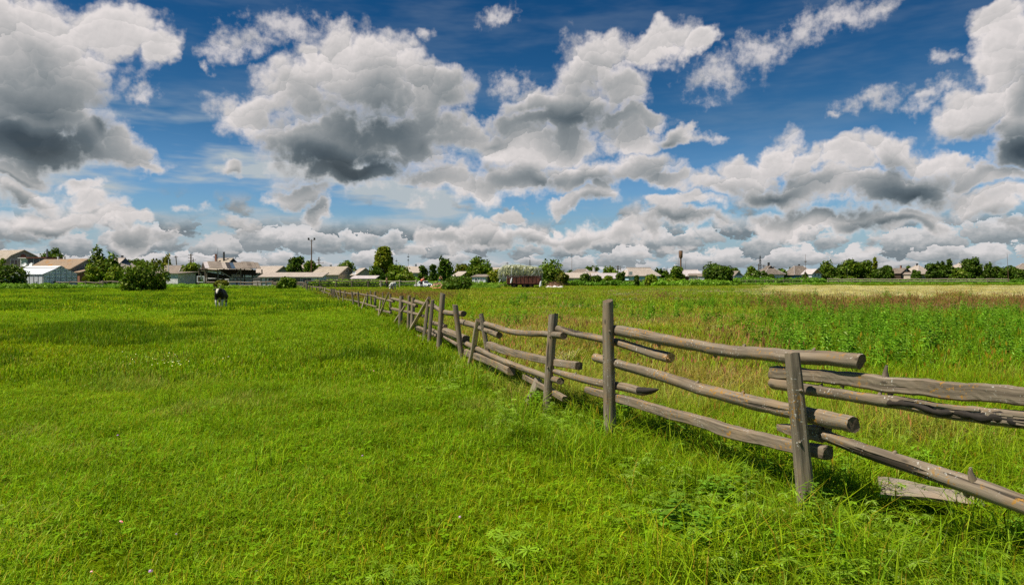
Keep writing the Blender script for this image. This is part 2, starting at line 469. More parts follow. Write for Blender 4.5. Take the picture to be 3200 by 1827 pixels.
# ------------------------------------------------------------------ materials
M_post = wood('weathered_post_wood', (.095, .074, .05), (.31, .25, .175), lichen=.35, crack=.8)
M_rail = wood('weathered_rail_wood', (.085, .064, .042), (.29, .23, .16), lichen=.8, crack=.85)
M_pole = wood('stripped_pole_wood', (.26, .19, .12), (.56, .44, .30), crack=.4)
M_board = wood('grey_board_wood', (.15, .12, .092), (.34, .28, .215), crack=.3, lichen=.1)
M_end = wood('cut_end_wood', (.07, .05, .033), (.20, .145, .09), crack=.8, grain=60)
M_torn = wood('torn_end_wood', (.30, .15, .05), (.80, .50, .24), crack=.9, grain=30)
M_char = wood('charred_wood', (.012, .010, .008), (.045, .036, .028))
M_plank = wood('pale_plank_wood', (.20, .16, .12), (.34, .28, .215), crack=.4)
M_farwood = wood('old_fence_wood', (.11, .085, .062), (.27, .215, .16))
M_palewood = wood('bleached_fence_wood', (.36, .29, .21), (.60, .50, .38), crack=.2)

# ------------------------------------------------------------------ the near fence
def g_d(yb, grass=.12): return (EYE - grass) * F / (yb - HY)
dA, dB = g_d(1352), g_d(1582)
XA, XB = (1903 - CX) / F * dA, (2503 - CX) / F * dB
SL = (XB - XA) / (dA - dB)
# posts and leaning poles: name, top px, top py, base px, base py, width top, width base, section, label
POSTS = [
 ('post',2475,1103,2521,1582,45,52,6,0),('post',1899.4,940,1906,1352,34,40,0,0),('post',1729.6,981,1711,1233,31,23,0,0),
 ('post',1503,980,1533,1151,15,17,0,0),('pole',1495,1000,1459,1196,16,19,0,1),('post',1422,952,1445,1132,17,17,0,0),
 ('post',1384,916,1371,1094,18,16,0,0),('post',1352,937,1339.5,1080,12,13,6,0),('post',1338,940,1324.5,1068,12,13,6,0),
 ('pole',1341,930,1250,1090,8.5,11,0,1),('post',1292,929,1287,1034,13,13.5,0,0),('post',1279,923,1276,1026,10,10,0,0),
 ('pole',1267,955,1212,1038,6,8,0,1),('post',1255,924.5,1250,1019,14,13,0,0),('post',1220,919,1220,979,8,8,6,0),
 ('pole',1214.5,913.6,1186,986,5,6,0,1),('post',1196,913.6,1197,974,4.5,5,0,0),('pole',1191,929,1184,979,5,5.5,0,1),
 ('post',1172,911,1172.5,962,7.5,7.5,6,0),('post',1158,908,1159.6,950,5,5,0,0),('post',1148,914,1147,955,6,6,0,0),
 ('pole',1144,921,1130.5,965,4.5,5,0,1),('post',1118.7,911,1122,960,5.5,5.5,0,0),('post',1099,910.6,1106,955,6.5,6,6,0),
 ('post',1077,907,1083.5,941,5.5,5.5,0,0),('pole',1073,914,1070,949,3,3.5,0,1),('post',1061.5,904,1066,941,5,5,0,0),
 ('pole',1047.4,903,1061.5,943,3.2,3.6,0,1),('post',1034,900,1039,936,4.2,4.2,0,0),('post',1039,901,1044,936,4,4,0,0),
 ('post',1044,902,1047,935,4,4,0,0),('pole',1031,914,1025,930,3,3,0,1),('pole',1017,898,1010.5,923,3.4,3.4,0,1),
 ('post',1010.5,899,1007.4,922,3.6,3.6,0,0),('post',1003.5,893,1003.5,912,4.4,4.2,0,0),('post',998.8,894,998.8,910,3.6,3.6,0,0),
 ('post',988.6,894,988.3,907,3.6,3.6,0,0),('post',975,893,975,909,3.2,3.2,0,0),('post',967,892,967,908,3.2,3.2,0,0),
 ('post',959.6,885,960,911,4.4,4.4,0,0),('post',955.7,877.6,956,904,4.6,4.6,0,0),('post',949.4,884,950,902,4.4,4.4,0,0),('post',3535,1205,3555,2060,62,70,0,0),
]
anchors = sorted([(p[3], g_d(p[4])) for p in POSTS if p[8] == 0])
apx = np.array([a[0] for a in anchors]); ad = np.array([a[1] for a in anchors])
# far posts: smooth the measured distances into one straight run
far = apx < 1700
iv = 1 / ad
co = np.polyfit(apx[apx < 1560], iv[apx < 1560], 2)
def fence_d(px):
    if px >= 1700: return (XA + SL * dA) / ((px - CX) / F + SL)
    if px > 1540:
        t = (px - 1540) / 160
        return 1 / ((1 - t) * np.polyval(co, 1540) + t / fence_d(1700))
    return 1 / np.polyval(co, max(px, 940))
FENCE_PATH = [(( px - CX) / F * fence_d(px), fence_d(px)) for px in list(range(945, 1700, 15)) + list(range(1700, 5200, 60))]
FENCE_PATH.sort(key=lambda q: q[1])
FY = np.array([q[1] for q in FENCE_PATH]); FX = np.array([q[0] for q in FENCE_PATH])
def fence_x(y):
    return np.where(y > FY[-1], FX[-1] - (y - FY[-1]) * .325, np.interp(y, FY, FX))

fence = thing('rail_fence', 'crooked fence of weathered posts, leaning poles and log rails running across the pasture', 'fence', G(1903, dA))
fence_inv = -fence.location
def lpts(pts): return [Vector(p) + fence_inv for p in pts]

for i, (nm, tx, ty, bx, by, wt, wb, sq, prop) in enumerate(POSTS):
    d = fence_d(bx) if nm == 'post' else fence_d(bx) - (.45 if bx < 1300 else .28)
    if nm == 'post' and bx < 1700: d = .5 * d + .5 * g_d(by)
    dt = fence_d(tx) - .08 if nm == 'pole' and abs(tx - bx) > 18 else d
    if bx < 1180 and nm == 'pole': dt = d = g_d(by)
    top = P(tx, ty, dt); bot = P(bx, by, d)
    dirv = (bot - top)
    k = (-.12 - top.z) / dirv.z
    bot = top + dirv * k
    n = 15 if d < 14 else 6
    pts = [top.lerp(bot, j / n) for j in range(n + 1)]
    if nm == 'pole': pts = [p + Vector((math.sin(j * .5 + i) * .006, 0, 0)) for j, p in enumerate(pts)]
    rad = [(wt + (wb - wt) * j / n) * d / F / 2 for j in range(n + 1)]
    rad[0] *= .96
    mb = MB()
    mb.tube(lpts(pts), rad, n=16 if d < 14 else 9, cap_mi=1, seed=i + 3, rough=.05 if d < 30 else .09, sq=sq or None, twist=.55 if sq else 0)
    if d < 12:            # stubs of cut branches
        rs = np.random.default_rng(i)
        for q in range(3):
            p0 = Vector(lpts([pts[3 + q * 4]])[0]); a = rs.uniform(3.6, 5.9)
            dr = Vector((math.cos(a), math.sin(a), .25))
            mb.tube([p0 + dr * rad[4] * .6, p0 + dr * rad[4] * 1.22], [.017, .008], n=7, seed=q)
    if i == 11: mb.m = [2 if False else m for m in mb.m]
    o = mb.build('post' if nm == 'post' else 'prop_pole', [M_post if nm == 'post' else M_pole, M_end], fence)
    if i == 0: o['label'] = 'squared hewn post with orange lichen on its top'
    elif i == 1: o['label'] = 'tallest round post'

# rails: axis points (px, py, thickness px), section, end materials, offset behind the posts
RAILS = [
 ([(1919,1031,32),(1985,1043,35),(2061,1058,36),(2193,1083,38),(2276,1096,40),(2380,1106,42),(2476,1114,44),(2580,1119,46),(2691,1128,47)],0,.13,'thick round log rail on top, lichen-spotted'),
 ([(1744,1027,20),(1800,1042,22),(1883,1060,24),(1960,1078,26),(2040,1103,30),(2094,1119,33)],0,.19,'broken log rail with a torn orange end'),
 ([(1860,1117,25),(1930,1136,29),(2061,1174,34),(2130,1194,36),(2193,1216,37),(2276,1238,41),(2372,1260,44),(2465,1283,47),(2560,1302,50),(2667,1328,50)],0,.12,None),
 ([(1836,1216,23),(1930,1243,28),(2061,1281,34),(2100,1293,36),(2193,1318,38),(2285,1347,43),(2370,1369,41),(2469,1391,42),(2588,1416,46)],6,.13,'squared beam rail'),
 ([(1721,1156,16),(1780,1173,21),(1840,1188,24),(1887,1199,24),(1960,1211,26),(2010,1222,24),(2050,1217,6)],0,.15,'log rail with a charred pointed end'),
 ([(1529,1077,24),(1600,1101,24),(1699,1124,24),(1809,1143,26)],6,.20,None),
 ([(1516,1011,17),(1560,1025,18),(1600,1037,18),(1644,1041,18),(1709,1043,20),(1762,1049,24)],0,.12,None),
 ([(1440,1005,17),(1493,1020,20),(1560,1047,21)],0,.16,None),
 ([(1455,1072,15),(1518,1102,18),(1600,1138,19),(1699,1174,20),(1752,1190,22)],0,.12,None),
 ([(1460,1100,24),(1532,1128,25),(1598,1160,27)],6,.14,None),
 ([(1640,1176,18),(1765,1246,20)],6,.14,None),
 ([(1352,952,12),(1386,974,15),(1420,979,17),(1449,980,19)],0,.13,None),
 ([(1298,941,11),(1330,950,12),(1367,963,13)],0,.16,None),
 ([(1224,933,9),(1255,939,10),(1302,956,11)],6,.13,None),
 ([(1225,964,9),(1276,975,9),(1326,987,10)],6,.13,None),
 ([(1297,1018,11),(1330,1032,12),(1366,1050,12)],6,.14,None),
 ([(1299,1026,8),(1326,1037,8),(1345,1046,8)],6,.18,None),
 ([(1350,1007,13),(1392,1019,15)],6,.13,None),
 ([(1382,1030,22),(1420,1045,24),(1457,1060,25)],6,.16,None),
 ([(1350,1030,10),(1386,1050,11),(1432,1078,13)],0,.13,None),
 ([(1296,1046,8),(1330,1056,8)],0,.13,None),
 ([(1177,930,6.5),(1230,942,7.5)],6,.13,None),
 ([(1176,966,6),(1222,976,7)],6,.13,None),
 ([(1152,922,5),(1180,927,5.6)],6,.13,None),
 ([(1148,951,5),(1178,959,5.5)],6,.13,None),
 ([(1104,914.5,5),(1150,923,5.5)],6,.16,None),
 ([(1074,934,4.5),(1108,940,5),(1148,950,5.4)],6,.13,None),
 ([(1064,912,4.8),(1110,920,5.2)],6,.13,None),
 ([(1030,906,4),(1068,913,4.4)],6,.13,None),
 ([(1004,898,3.4),(1036,907,3.8)],6,.13,None),
 ([(1004,908,3),(1066,930,3.8)],6,.13,None),
 ([(955,893,3.2),(980,896,3.2),(1004,899,3.4)],6,.13,None),
 ([(949,886,3),(960,887,3)],6,.13,None),
 ([(2416,1162,42),(2500,1170,42),(2560,1174,43),(2622,1180,44),(2700,1190,50),(2784,1201,54),(2880,1210,57),(2986,1221,60),(3090,1229,62),(3200,1237,65),(3400,1264,70),(3620,1302,76)],6,.17,'split beam rail with knots and white lichen specks'),
 ([(2416,1198,36),(2500,1211,36),(2581,1225,36),(2660,1237,37),(2751,1250,40),(2860,1266,44),(2986,1289,50),(3090,1300,54),(3200,1312,56),(3400,1345,61),(3620,1381,66)],0,.15,'rotten log rail split open along its side'),
 ([(2438,1334,26),(2500,1346,46),(2579,1356,54)],6,.17,'short dark beam stub'),
 ([(2583,1362,36),(2660,1391,40),(2751,1423,45),(2900,1472,53),(3047,1521,60),(3200,1577,61),(3400,1650,66),(3620,1728,72)],0,.13,'lowest log rail with branch stubs'),
]
def catmull(pts, m):
    ps = [pts[0]] + list(pts) + [pts[-1]]
    res = []
    for i in range(1, len(ps) - 2):
        p0, p1, p2, p3 = (np.array(p, float) for p in ps[i - 1:i + 3])
        for j in range(m):
            t = j / m
            res.append(.5 * ((2 * p1) + (-p0 + p2) * t + (2 * p0 - 5 * p1 + 4 * p2 - p3) * t * t + (-p0 + 3 * p1 - 3 * p2 + p3) * t ** 3))
    res.append(np.array(ps[-2], float))
    return res
KNOTS = {33: [(2770, 1), (2640, -1), (2785, -1)], 34: [(2570, 1), (2750, 1)], 36: [(2800, 1), (3055, 1), (3030, -1)],
         0: [(2070, -1), (2240, -1), (2545, 1), (2330, 1)], 2: [(2000, 1), (2180, 1), (2330, 1)], 4: [(1800, 1)], 12: [(1308, 1)]}
for i, (axis, sq, off, lab) in enumerate(RAILS):
    near = axis[0][0] > 1400
    fine_p = catmull(axis, 6 if near else 3)
    pts, rad = [], []
    for px, py, w in fine_p:
        d = fence_d(px) + off + .012 * math.sin(px * .021 + i)
        pts.append(P(px, py + (.9 * math.sin(px * .031 + i * 2) + .5 * math.sin(px * .077 + i)) * (w / 34) * (i != 36), d)); rad.append(w * d / F / 2)
    mb = MB()
    capm = 1
    mb.tube(lpts(pts), rad, n=18 if near else 9, cap_mi=capm, seed=40 + i, rough=.065 if near else .08, sq=sq or None, twist=.4 if sq else 0, flat=1.0)
    for kx, sg in KNOTS.get(i, []):
        j = int(np.argmin([abs(f[0] - kx) for f in fine_p]))
        p0 = Vector(lpts([pts[j]])[0]); r = rad[j]
        h = .07 if (i == 36 and kx == 3055) or (i == 33 and kx == 2770) else .016
        dr = Vector((-.12 if kx != 3055 else -.4, -.15, sg)).normalized()
        mb.tube([p0 + dr * r * .5, p0 + dr * (r + h * .5), p0 + dr * (r + h) + Vector((.01, 0, .0))], [r * .55, r * .28, r * .16], n=8, seed=kx, rough=.08)
    mats = [M_rail, M_end]
    if i == 1: mats = [M_rail, M_torn]
    o = mb.build('rail', mats, fence)
    if lab: o['label'] = lab
    if i == 1:                                        # splintered fibres round the torn end
        s = MB(); rs = np.random.default_rng(5)
        e, e0 = pts[-1], pts[-3]
        t = (e - e0).normalized(); u = Vector((0, 0, 1)); v = t.cross(u).normalized()
        for q in range(26):
            a = rs.uniform(0, 6.28); rr = rad[-1] * rs.uniform(.25, .95)
            b = e + (u * math.sin(a) + v * math.cos(a)) * rr - t * .03
            L = rs.uniform(.02, .055)
            s.tube(lpts([b, b + t * L]), [rs.uniform(.006, .012), .002], n=5, seed=q)
        s.build('splinters', [M_torn if True else M_char], o)
    if i == 4:
        pass
    if i == 34:                                       # the log has rotted open: dark hollow with slivers across it
        s = MB(); rs = np.random.default_rng(9)
        js = [j for j, f in enumerate(fine_p) if f[0] > 2752]
        hp = [pts[j] + Vector((-rad[j] * .40, -rad[j] * (.72 + .10 * math.sin(j * 1.7)), rad[j] * (.10 + .16 * math.sin(j * .9)))) for j in js]
        hr_ = [rad[j] * (.05 if q == 0 else .60 + .10 * math.sin(q * 2.1)) for q, j in enumerate(js)]
        s.tube(lpts(hp), hr_, n=12, seed=2, rough=.2)
        s.build('rotten_hollow', M_char, o)
        s = MB()
        for q in range(30):
            j = int(rs.choice(js[:-8])); j2 = j + int(rs.integers(3, 8)); zz = rs.uniform(-.35, .85)
            a = pts[j] + Vector((-rad[j] * .55, -rad[j] * rs.uniform(1.15, 1.3), rad[j] * zz)); b = pts[j2] + Vector((-rad[j2] * .55, -rad[j2] * rs.uniform(1.15, 1.3), rad[j2] * (zz + rs.uniform(-.2, .2))))
            s.bar(lpts([a])[0], lpts([b])[0], .010, rs.uniform(.004, .014))
        s.build('slivers', M_rail, o)
# charred patches on the end of the lower rail
j0 = 4
ch = MB(); ax = catmull([(1998,1220,25),(2026,1221,22),(2052,1217,9),(2058,1215,2)], 6)
ch.tube(lpts([P(a[0], a[1], fence_d(a[0]) + .15) for a in ax]), [a[2] * 1.04 * fence_d(a[0]) / F / 2 for a in ax], n=14, seed=3, rough=.12)
ch.build('burnt_tip', M_char, [c for c in fence.children if c.get('label', '').startswith('log rail with a charred')][0])

# things lying about at the fence
def log_thing(name, label, cat, a, b, r0, r1, mat, sq=None, flat=1.0, seed=0):
    t0 = Vector(a); mb = MB()
    pts = [t0.lerp(Vector(b), j / 8) - t0 for j in range(9)]
    mb.tube(pts, [r0 + (r1 - r0) * j / 8 for j in range(9)], n=14, cap_mi=1, seed=seed, rough=.05, sq=sq, flat=flat)
    o = mb.build(name, [mat, M_end]); o.location = t0
    return tag(o, label, cat)
pb = MB(); nb = 10
for q in range(nb):                       # warped plank, its face tilted up toward the open side
    f0, f1 = q / nb, (q + 1) / nb
    def edge(f, s_): return Vector((-.33 + .66 * f, s_ * (.085 + .02 * math.sin(f * 5)) - .02, .012 * math.sin(f * 6 + s_) + s_ * .034 * (1 - .3 * f)))
    a, b, c_, d_ = edge(f0, -1), edge(f1, -1), edge(f1, 1), edge(f0, 1)
    up = Vector((0, -.014, .028))
    vs = [a, b, c_, d_, a + up, b + up, c_ + up, d_ + up]
    fs = [(3, 2, 1, 0), (4, 5, 6, 7), (0, 1, 5, 4), (2, 3, 7, 6)] + ([(3, 0, 4, 7)] if q == 0 else []) + ([(1, 2, 6, 5)] if q == nb - 1 else [])
    pb.add(vs, fs, wc=[(v.x, v.y, v.z) for v in vs])
bo = pb.build('board', M_plank); bo.location = P(2903, 1530, 5.15) - Vector((0, 0, .03)); bo.rotation_euler = (0, .03, R(-22))
tag(bo, 'pale warped plank lying in the grass under the lowest rail', 'plank')
log_thing('prop_block', 'short pale stake leaning against the foot of the tapered post', 'stake', P(1684, 1180, 9.0), P(1652, 1262, 8.9), .05, .055, M_board, seed=8)
# ------------------------------------------------------------------ the ground and its zones
def zones(x, y):
    """albedo multiplier, grass height and kind of cover for points on the ground"""
    u = x / np.maximum(y, .1)
    px = CX + F * u
    left = x < fence_x(y)
    n1, n2, n3 = fbm(x * .55, y * .55, 3), fbm(x * .16, y * .10, 9), fbm(x * 2.2, y * 2.2, 21, 3)
    z = {}
    z['left'] = left
    # dry yellow strip and hay on the far side of the fence
    ddx = x - fence_x(y)
    dry = np.where(left, 0, sstep(n2 + .25 * n1, .50, .72) * sstep(ddx, .1, 1.2)) * np.where(y < 26, .95 * sstep(y, 5.5, 9.5), .30)
    dry = np.maximum(dry, np.where(left, 0, (.50 + .5 * sstep(n1, .42, .56)) * sstep(px, 1420, 1650) * sstep(px, 2560, 2350) * sstep(y, 7.5, 9.5) * sstep(y, 22, 13)))
    dry = np.maximum(dry, np.where(left, 0, .65 * sstep(n1, .5, .62) * sstep(px, 2550, 2800) * sstep(y, 5.2, 6.5) * sstep(y, 10.5, 8.5)))
    # sorrel: red brown bands
    red = np.where(left, 0, sstep(px, 2150 + 300 * n1, 2520) * sstep(y + 7 * (n1 - .5), 25, 32) * sstep(y + 10 * (n1 - .5), 47, 42))
    red = np.maximum(red, .20 * np.where(left, 0, sstep(n2 + .12 * (n1 - .5), .48, .62) * sstep(y, 38, 52) * sstep(y, 100, 75) * sstep(px, 1650, 1900)))
    red = np.maximum(red, .75 * np.where(left, 0, sstep(px, 1450, 1330) * sstep(n2 + .3 * n1, .48, .66) * sstep(y, 42, 55) * sstep(y, 100, 80)))
    red = np.maximum(red, .8 * np.where(left, 0, sstep(n1, .46, .60) * sstep(px, 1720, 1800) * sstep(px, 2380, 2200) * sstep(y, 10.5, 12) * sstep(y, 19, 15)))
    # mown straw
    edge = 2330 + 260 * (n2 - .5) + 190 * (n1 - .5)
    straw = np.where(left, 0, sstep(px, edge, edge + 130) * sstep(y + 6 * (n1 - .5), 42, 46) * sstep(y + 26 * (n2 - .5), 165, 120))
    straw = straw * (.55 + .45 * sstep(fbm(x * .10, y * .8, 33), .30, .52))
    streak = np.where(left, 0, .8 * sstep(fbm(x * .09, y * .55, 55), .60, .68) * sstep(y, 24, 34) * sstep(y, 110, 80) * sstep(px, 1560, 1700))
    z['streak'] = streak
    # lush weeds on the right
    weeds = np.where(left, 0, sstep(px, 2080 + 400 * n1, 2500) * sstep(y, 10.5, 13) * sstep(y, 31, 25))
    weeds = np.maximum(weeds, np.where(left, 0, .35 * sstep(n2, .52, .62) * sstep(y, 6, 9) * sstep(y, 60, 40)))
    # long grass in the near right corner and along the fence
    corner = sstep(px, 1950 + 500 * (n1 - .5), 2500) * sstep(y, 7.2, 5.4)
    along = sstep(np.abs(ddx + .1), 1.1 + .8 * n1, .25) * sstep(y, 110, 60)
    clump = np.where(left, sstep(n1, .54, .62) * sstep(n2, .40, .52), 0) * sstep(y, 5.5, 8)
    z.update(dry=dry, red=red, straw=straw, weeds=weeds, corner=corner, along=along, clump=clump, n1=n1, n2=n2, n3=n3, px=px)
    return z

def tint(z, y):
    """relative colour of the grass at each place"""
    n = len(y)
    t = np.ones((n, 3))
    n1, n2, n3 = z['n1'], z['n2'], z['n3']
    t *= (.66 + .66 * n3 + .24 * n1)[:, None]
    t *= 1 + (sstep(n2, .35, .65) - .5)[:, None] * np.array([.22, .06, .0])
    def mixc(f, c):
        nonlocal t
        t = t * (1 - f[:, None]) + np.array(c) * f[:, None] * (.85 + .3 * n3)[:, None]
    mixc(.80 * z['clump'], (.38, .56, .7))
    mixc(np.where(z['left'], .60 * sstep(n1 * .45 + n3 * .55, .63, .71) * (1 - z['clump']) * sstep(y, 26, 14), 0), (1.30, .80, 10.0))
    t *= np.where(z['left'], 1 + .22 * sstep(y, 12, 40), 1)[:, None]  # pasture colour raised with distance, offsetting self-shadow among the wide far blades
    mixc(np.where(z['left'], 0, .45), (1.02, 1.02, 1.0))
    mixc(z['dry'] * .85, (1.72, .96, 12.0))
    mixc(z['red'] * .68, (1.02, .42, 7.0))
    mixc(z['streak'] * .8, (1.95, 1.18, 36.0))
    mixc(z['weeds'] * .7, (.72, .92, .9))
    mixc(np.clip(z['along'], 0, 1) * .35, (.72, .86, .9))
    mixc(z['corner'] * .5, (.85, .95, 1.0))
    mixc(z['straw'], (2.15, 1.30, 34.0))
    return t

GBASE = np.array([.232, .352, .005])

def ground():
    az = np.linspace(-math.pi, math.pi, 1)  # placeholder, replaced below
    rr = np.concatenate([[0.0], np.geomspace(1.5, 230, 150), np.geomspace(260, 7000, 12)])
    fa = np.concatenate([np.linspace(-180, -50, 14)[:-1], np.linspace(-50, 50, 190), np.linspace(50, 180, 14)[1:-1]])
    V = [(0, 0, 0)]
    A = np.radians(fa); na = len(A)
    for r in rr[1:]:
        V += list(zip(r * np.sin(A), r * np.cos(A), np.zeros(na)))
    V = np.array(V)
    fs = [(0, 1 + (k + 1) % na, 1 + k) for k in range(na)]
    for i in range(len(rr) - 2):
        b0, b1 = 1 + i * na, 1 + (i + 1) * na
        fs += [(b0 + k, b0 + (k + 1) % na, b1 + (k + 1) % na, b1 + k) for k in range(na)]
    z = zones(V[:, 0], np.maximum(V[:, 1], .5))
    c = tint(z, np.maximum(V[:, 1], .5)) * GBASE * (.42 + .5 * z['straw'])[:, None]
    fs = [f[::-1] for f in fs]
    return npmesh('ground', V, fs, col=c)

m_ground, t = new_mat('meadow_soil_and_thatch')
gc = t.n('ShaderNodeAttribute', attribute_name='col').outputs['Color']
ps = t.n('ShaderNodeNewGeometry').outputs['Position']
nA, nB, nC = t.noise(ps, 1.3, 6, .65), t.noise(ps, 14, 4, .6), t.noise(t.n('ShaderNodeMapping', {'Vector': ps, 'Scale': (.25, .9, 1)}).outputs[0], .8, 5, .65)
c = t.mix(1.0, gc, t.ramp(nA, [(.25, (.55, .60, .6)), (.75, (1.25, 1.15, 1.1))]), 'MULTIPLY')
c = t.mix(t.math('MULTIPLY', t.remap(nC, .5, .72), .5), c, t.mix(1.0, c, (1.5, 1.1, 1.3), 'MULTIPLY'))
c = t.mix(1.0, c, t.ramp(nB, [(.3, (.55, .55, .5)), (.7, (1.15, 1.15, 1.1))]), 'MULTIPLY')
bp = t.n('ShaderNodeBump', {'Strength': 1.0, 'Distance': .12, 'Height': nB})
out(t, t.n('ShaderNodeBsdfDiffuse', {'Color': c, 'Normal': bp.outputs[0]}).outputs[0])
tag(link('ground', ground(), m_ground), kind='structure')

# ------------------------------------------------------------------ plants that cover the ground
M_grass = leafmat('grass_blades')
M_herb = leafmat('herb_leaves', trans=.35, gloss=.03, gain=2.25)
protos = bpy.data.collections.new('plant_kinds')      # source plants; not linked to the scene

def blades(n, rad, h, w, seed, lean=.55, dryp=.05, curve=.6, rgb=GBASE, hvar=.45, leafy=0, head=0.0, jit=.30, lying=False, hd=(.40, .25, .013)):
    rs = np.random.default_rng(seed)
    V, Fc, C = [], [], []
    r = rad * np.sqrt(rs.random(n)); a = rs.random(n) * 6.283
    X, Y = r * np.cos(a), r * np.sin(a)
    H = h * (1 + hvar * rs.normal(size=n)).clip(.35, 2.1)
    for i in range(n):
        yaw = rs.random() * 6.283
        dx, dy = math.cos(yaw), math.sin(yaw)
        L = H[i]; ln = abs(rs.normal()) * lean * L * .6
        cv = curve * rs.random() * L * .5
        ww = w * rs.uniform(.6, 1.35)
        px_, py_ = -dy * ww / 2, dx * ww / 2
        b = len(V); x, y = X[i], Y[i]
        if lying:
            z0, z1, z2 = .01 + rs.random() * .03, .015 + rs.random() * .05, .01 + rs.random() * .04
            mx, my, tx, ty = x + dx * L * .5, y + dy * L * .5, x + dx * L, y + dy * L
        else:
            z0, z1, z2 = -.01, L * .58, max(L * .35, L * (1 - .25 * (ln + cv) / L))
            mx, my, tx, ty = x + dx * ln * .4, y + dy * ln * .4, x + dx * (ln + cv), y + dy * (ln + cv)
        V += [(x - px_, y - py_, z0), (x + px_, y + py_, z0), (mx + px_ * .8, my + py_ * .8, z1), (mx - px_ * .8, my - py_ * .8, z1), (tx, ty, z2)]
        Fc += [(b, b + 1, b + 2, b + 3), (b + 3, b + 2, b + 4)]
        k = 1 + jit * rs.normal()
        if rs.random() < dryp: c = np.array((.36, .27, .016)) * k
        else: c = rgb * np.array((k * rs.uniform(.8, 1.25), k, k * rs.uniform(.6, 1.8)))
        C += [c.clip(.003, .8)] * 5
        if head and rs.random() < head:            # seed head
            b = len(V); hh = L * .22; hw = ww * 2.4
            cc = np.array(hd) * rs.uniform(.7, 1.3)
            V += [(tx, ty, z2 - hh * .2), (tx + px_ / ww * hw, ty + py_ / ww * hw, z2 + hh * .35), (tx, ty, z2 + hh), (tx - px_ / ww * hw, ty - py_ / ww * hw, z2 + hh * .35)]
            Fc += [(b, b + 1, b + 2, b + 3)]; C += [cc] * 4
    for i in range(leafy):                          # low clover and plantain leaves
        rr_, a = rad * math.sqrt(rs.random()), rs.random() * 6.283
        x, y, z = rr_ * math.cos(a), rr_ * math.sin(a), h * rs.uniform(.25, .85)
        k = rs.uniform(.7, 1.25); c = (GBASE * np.array((.72, .88, 1.1)) * k)
        s = rs.uniform(.010, .022)
        for q in range(3):
            aa = a + q * 2.09; b = len(V)
            ux, uy = math.cos(aa), math.sin(aa)
            tz = rs.uniform(-.3, .5) * s
            V += [(x, y, z), (x + ux * s - uy * s * .6, y + uy * s + ux * s * .6, z + tz), (x + ux * s * 1.7, y + uy * s * 1.7, z + tz), (x + ux * s + uy * s * .6, y + uy * s - ux * s * .6, z + tz * .4)]
            Fc += [(b, b + 1, b + 2, b + 3)]; C += [c] * 4
    return V, Fc, C

def proto(name, geo, mat):
    V, Fc, C = geo
    o = bpy.data.objects.new(name, npmesh(name, np.array(V), Fc, col=np.array(C)))
    o.data.materials.append(mat)
    return o

def palmate(seed, n=14, h=.26):
    """herb with deeply cut palmate leaves on thin stalks"""
    rs = np.random.default_rng(seed); V, Fc, C = [], [], []
    for i in range(n):
        a, r = rs.random() * 6.283, .20 * math.sqrt(rs.random())
        x, y, z = r * math.cos(a), r * math.sin(a), h * rs.uniform(.35, 1.0)
        k = rs.uniform(.75, 1.2); c = np.array((.096, .160, .007)) * k
        b = len(V)
        V += [(x * .4 - .002, y * .4, 0), (x * .4 + .002, y * .4, 0), (x, y, z)]; Fc += [(b, b + 1, b + 2)]; C += [c] * 3
        s = rs.uniform(.045, .075); tl = rs.uniform(-.35, .35, 2); a0 = rs.random() * 6.28
        for q in range(7):
            t0 = a0 + (q - 3) * .72; b = len(V)
            pl = []
            for rr_, w in ((0, 0), (.55, .14), (1.0, 0), (.55, -.14)):
                ux, uy = math.cos(t0 + w * (1.5)), math.sin(t0 + w * 1.5)
                dx, dy = ux * s * rr_, uy * s * rr_
                pl.append((x + dx, y + dy, z + dx * tl[0] + dy * tl[1] - .25 * s * rr_ * rr_))
            V += pl; Fc += [(b, b + 1, b + 2, b + 3)]; C += [c * rs.uniform(.85, 1.15)] * 4
    return V, Fc, C

def upright(seed, n=5, h=.75, leaf=.075, rgb=(.082, .165, .010)):
    """tall weeds: several stems with pairs of pointed leaves"""
    rs = np.random.default_rng(seed); V, Fc, C = [], [], []
    for i in range(n):
        a, r = rs.random() * 6.283, .17 * math.sqrt(rs.random())
        x0, y0 = r * math.cos(a), r * math.sin(a); H = h * rs.uniform(.6, 1.1)
        lx, ly = rs.normal() * .10 * H, rs.normal() * .10 * H
        k = rs.uniform(.75, 1.25); c = np.array(rgb) * k
        b = len(V)
        V += [(x0 - .004, y0, 0), (x0 + .004, y0, 0), (x0 + lx + .002, y0 + ly, H), (x0 + lx - .002, y0 + ly, H)]
        Fc += [(b, b + 1, b + 2, b + 3)]; C += [c * np.array((1.3, 1.0, .9))] * 4
        m = int(H / .055)
        for q in range(m):
            f = (q + 1.2) / (m + 1); z = H * f
            for sd in (0, 3.1416):
                t0 = q * 1.57 + sd + rs.normal() * .4; s = leaf * rs.uniform(.7, 1.3) * (1.15 - .75 * f) * 1.6
                cx_, cy_ = x0 + lx * f, y0 + ly * f
                ux, uy = math.cos(t0), math.sin(t0); wv = s * .32; dz = rs.uniform(-.1, .45) * s
                b = len(V)
                V += [(cx_, cy_, z), (cx_ + ux * s * .5 - uy * wv, cy_ + uy * s * .5 + ux * wv, z + dz), (cx_ + ux * s, cy_ + uy * s, z + dz * .5), (cx_ + ux * s * .5 + uy * wv, cy_ + uy * s * .5 - ux * wv, z + dz)]
                Fc += [(b, b + 1, b + 2, b + 3)]; C += [c * rs.uniform(.8, 1.2)] * 4
    return V, Fc, C

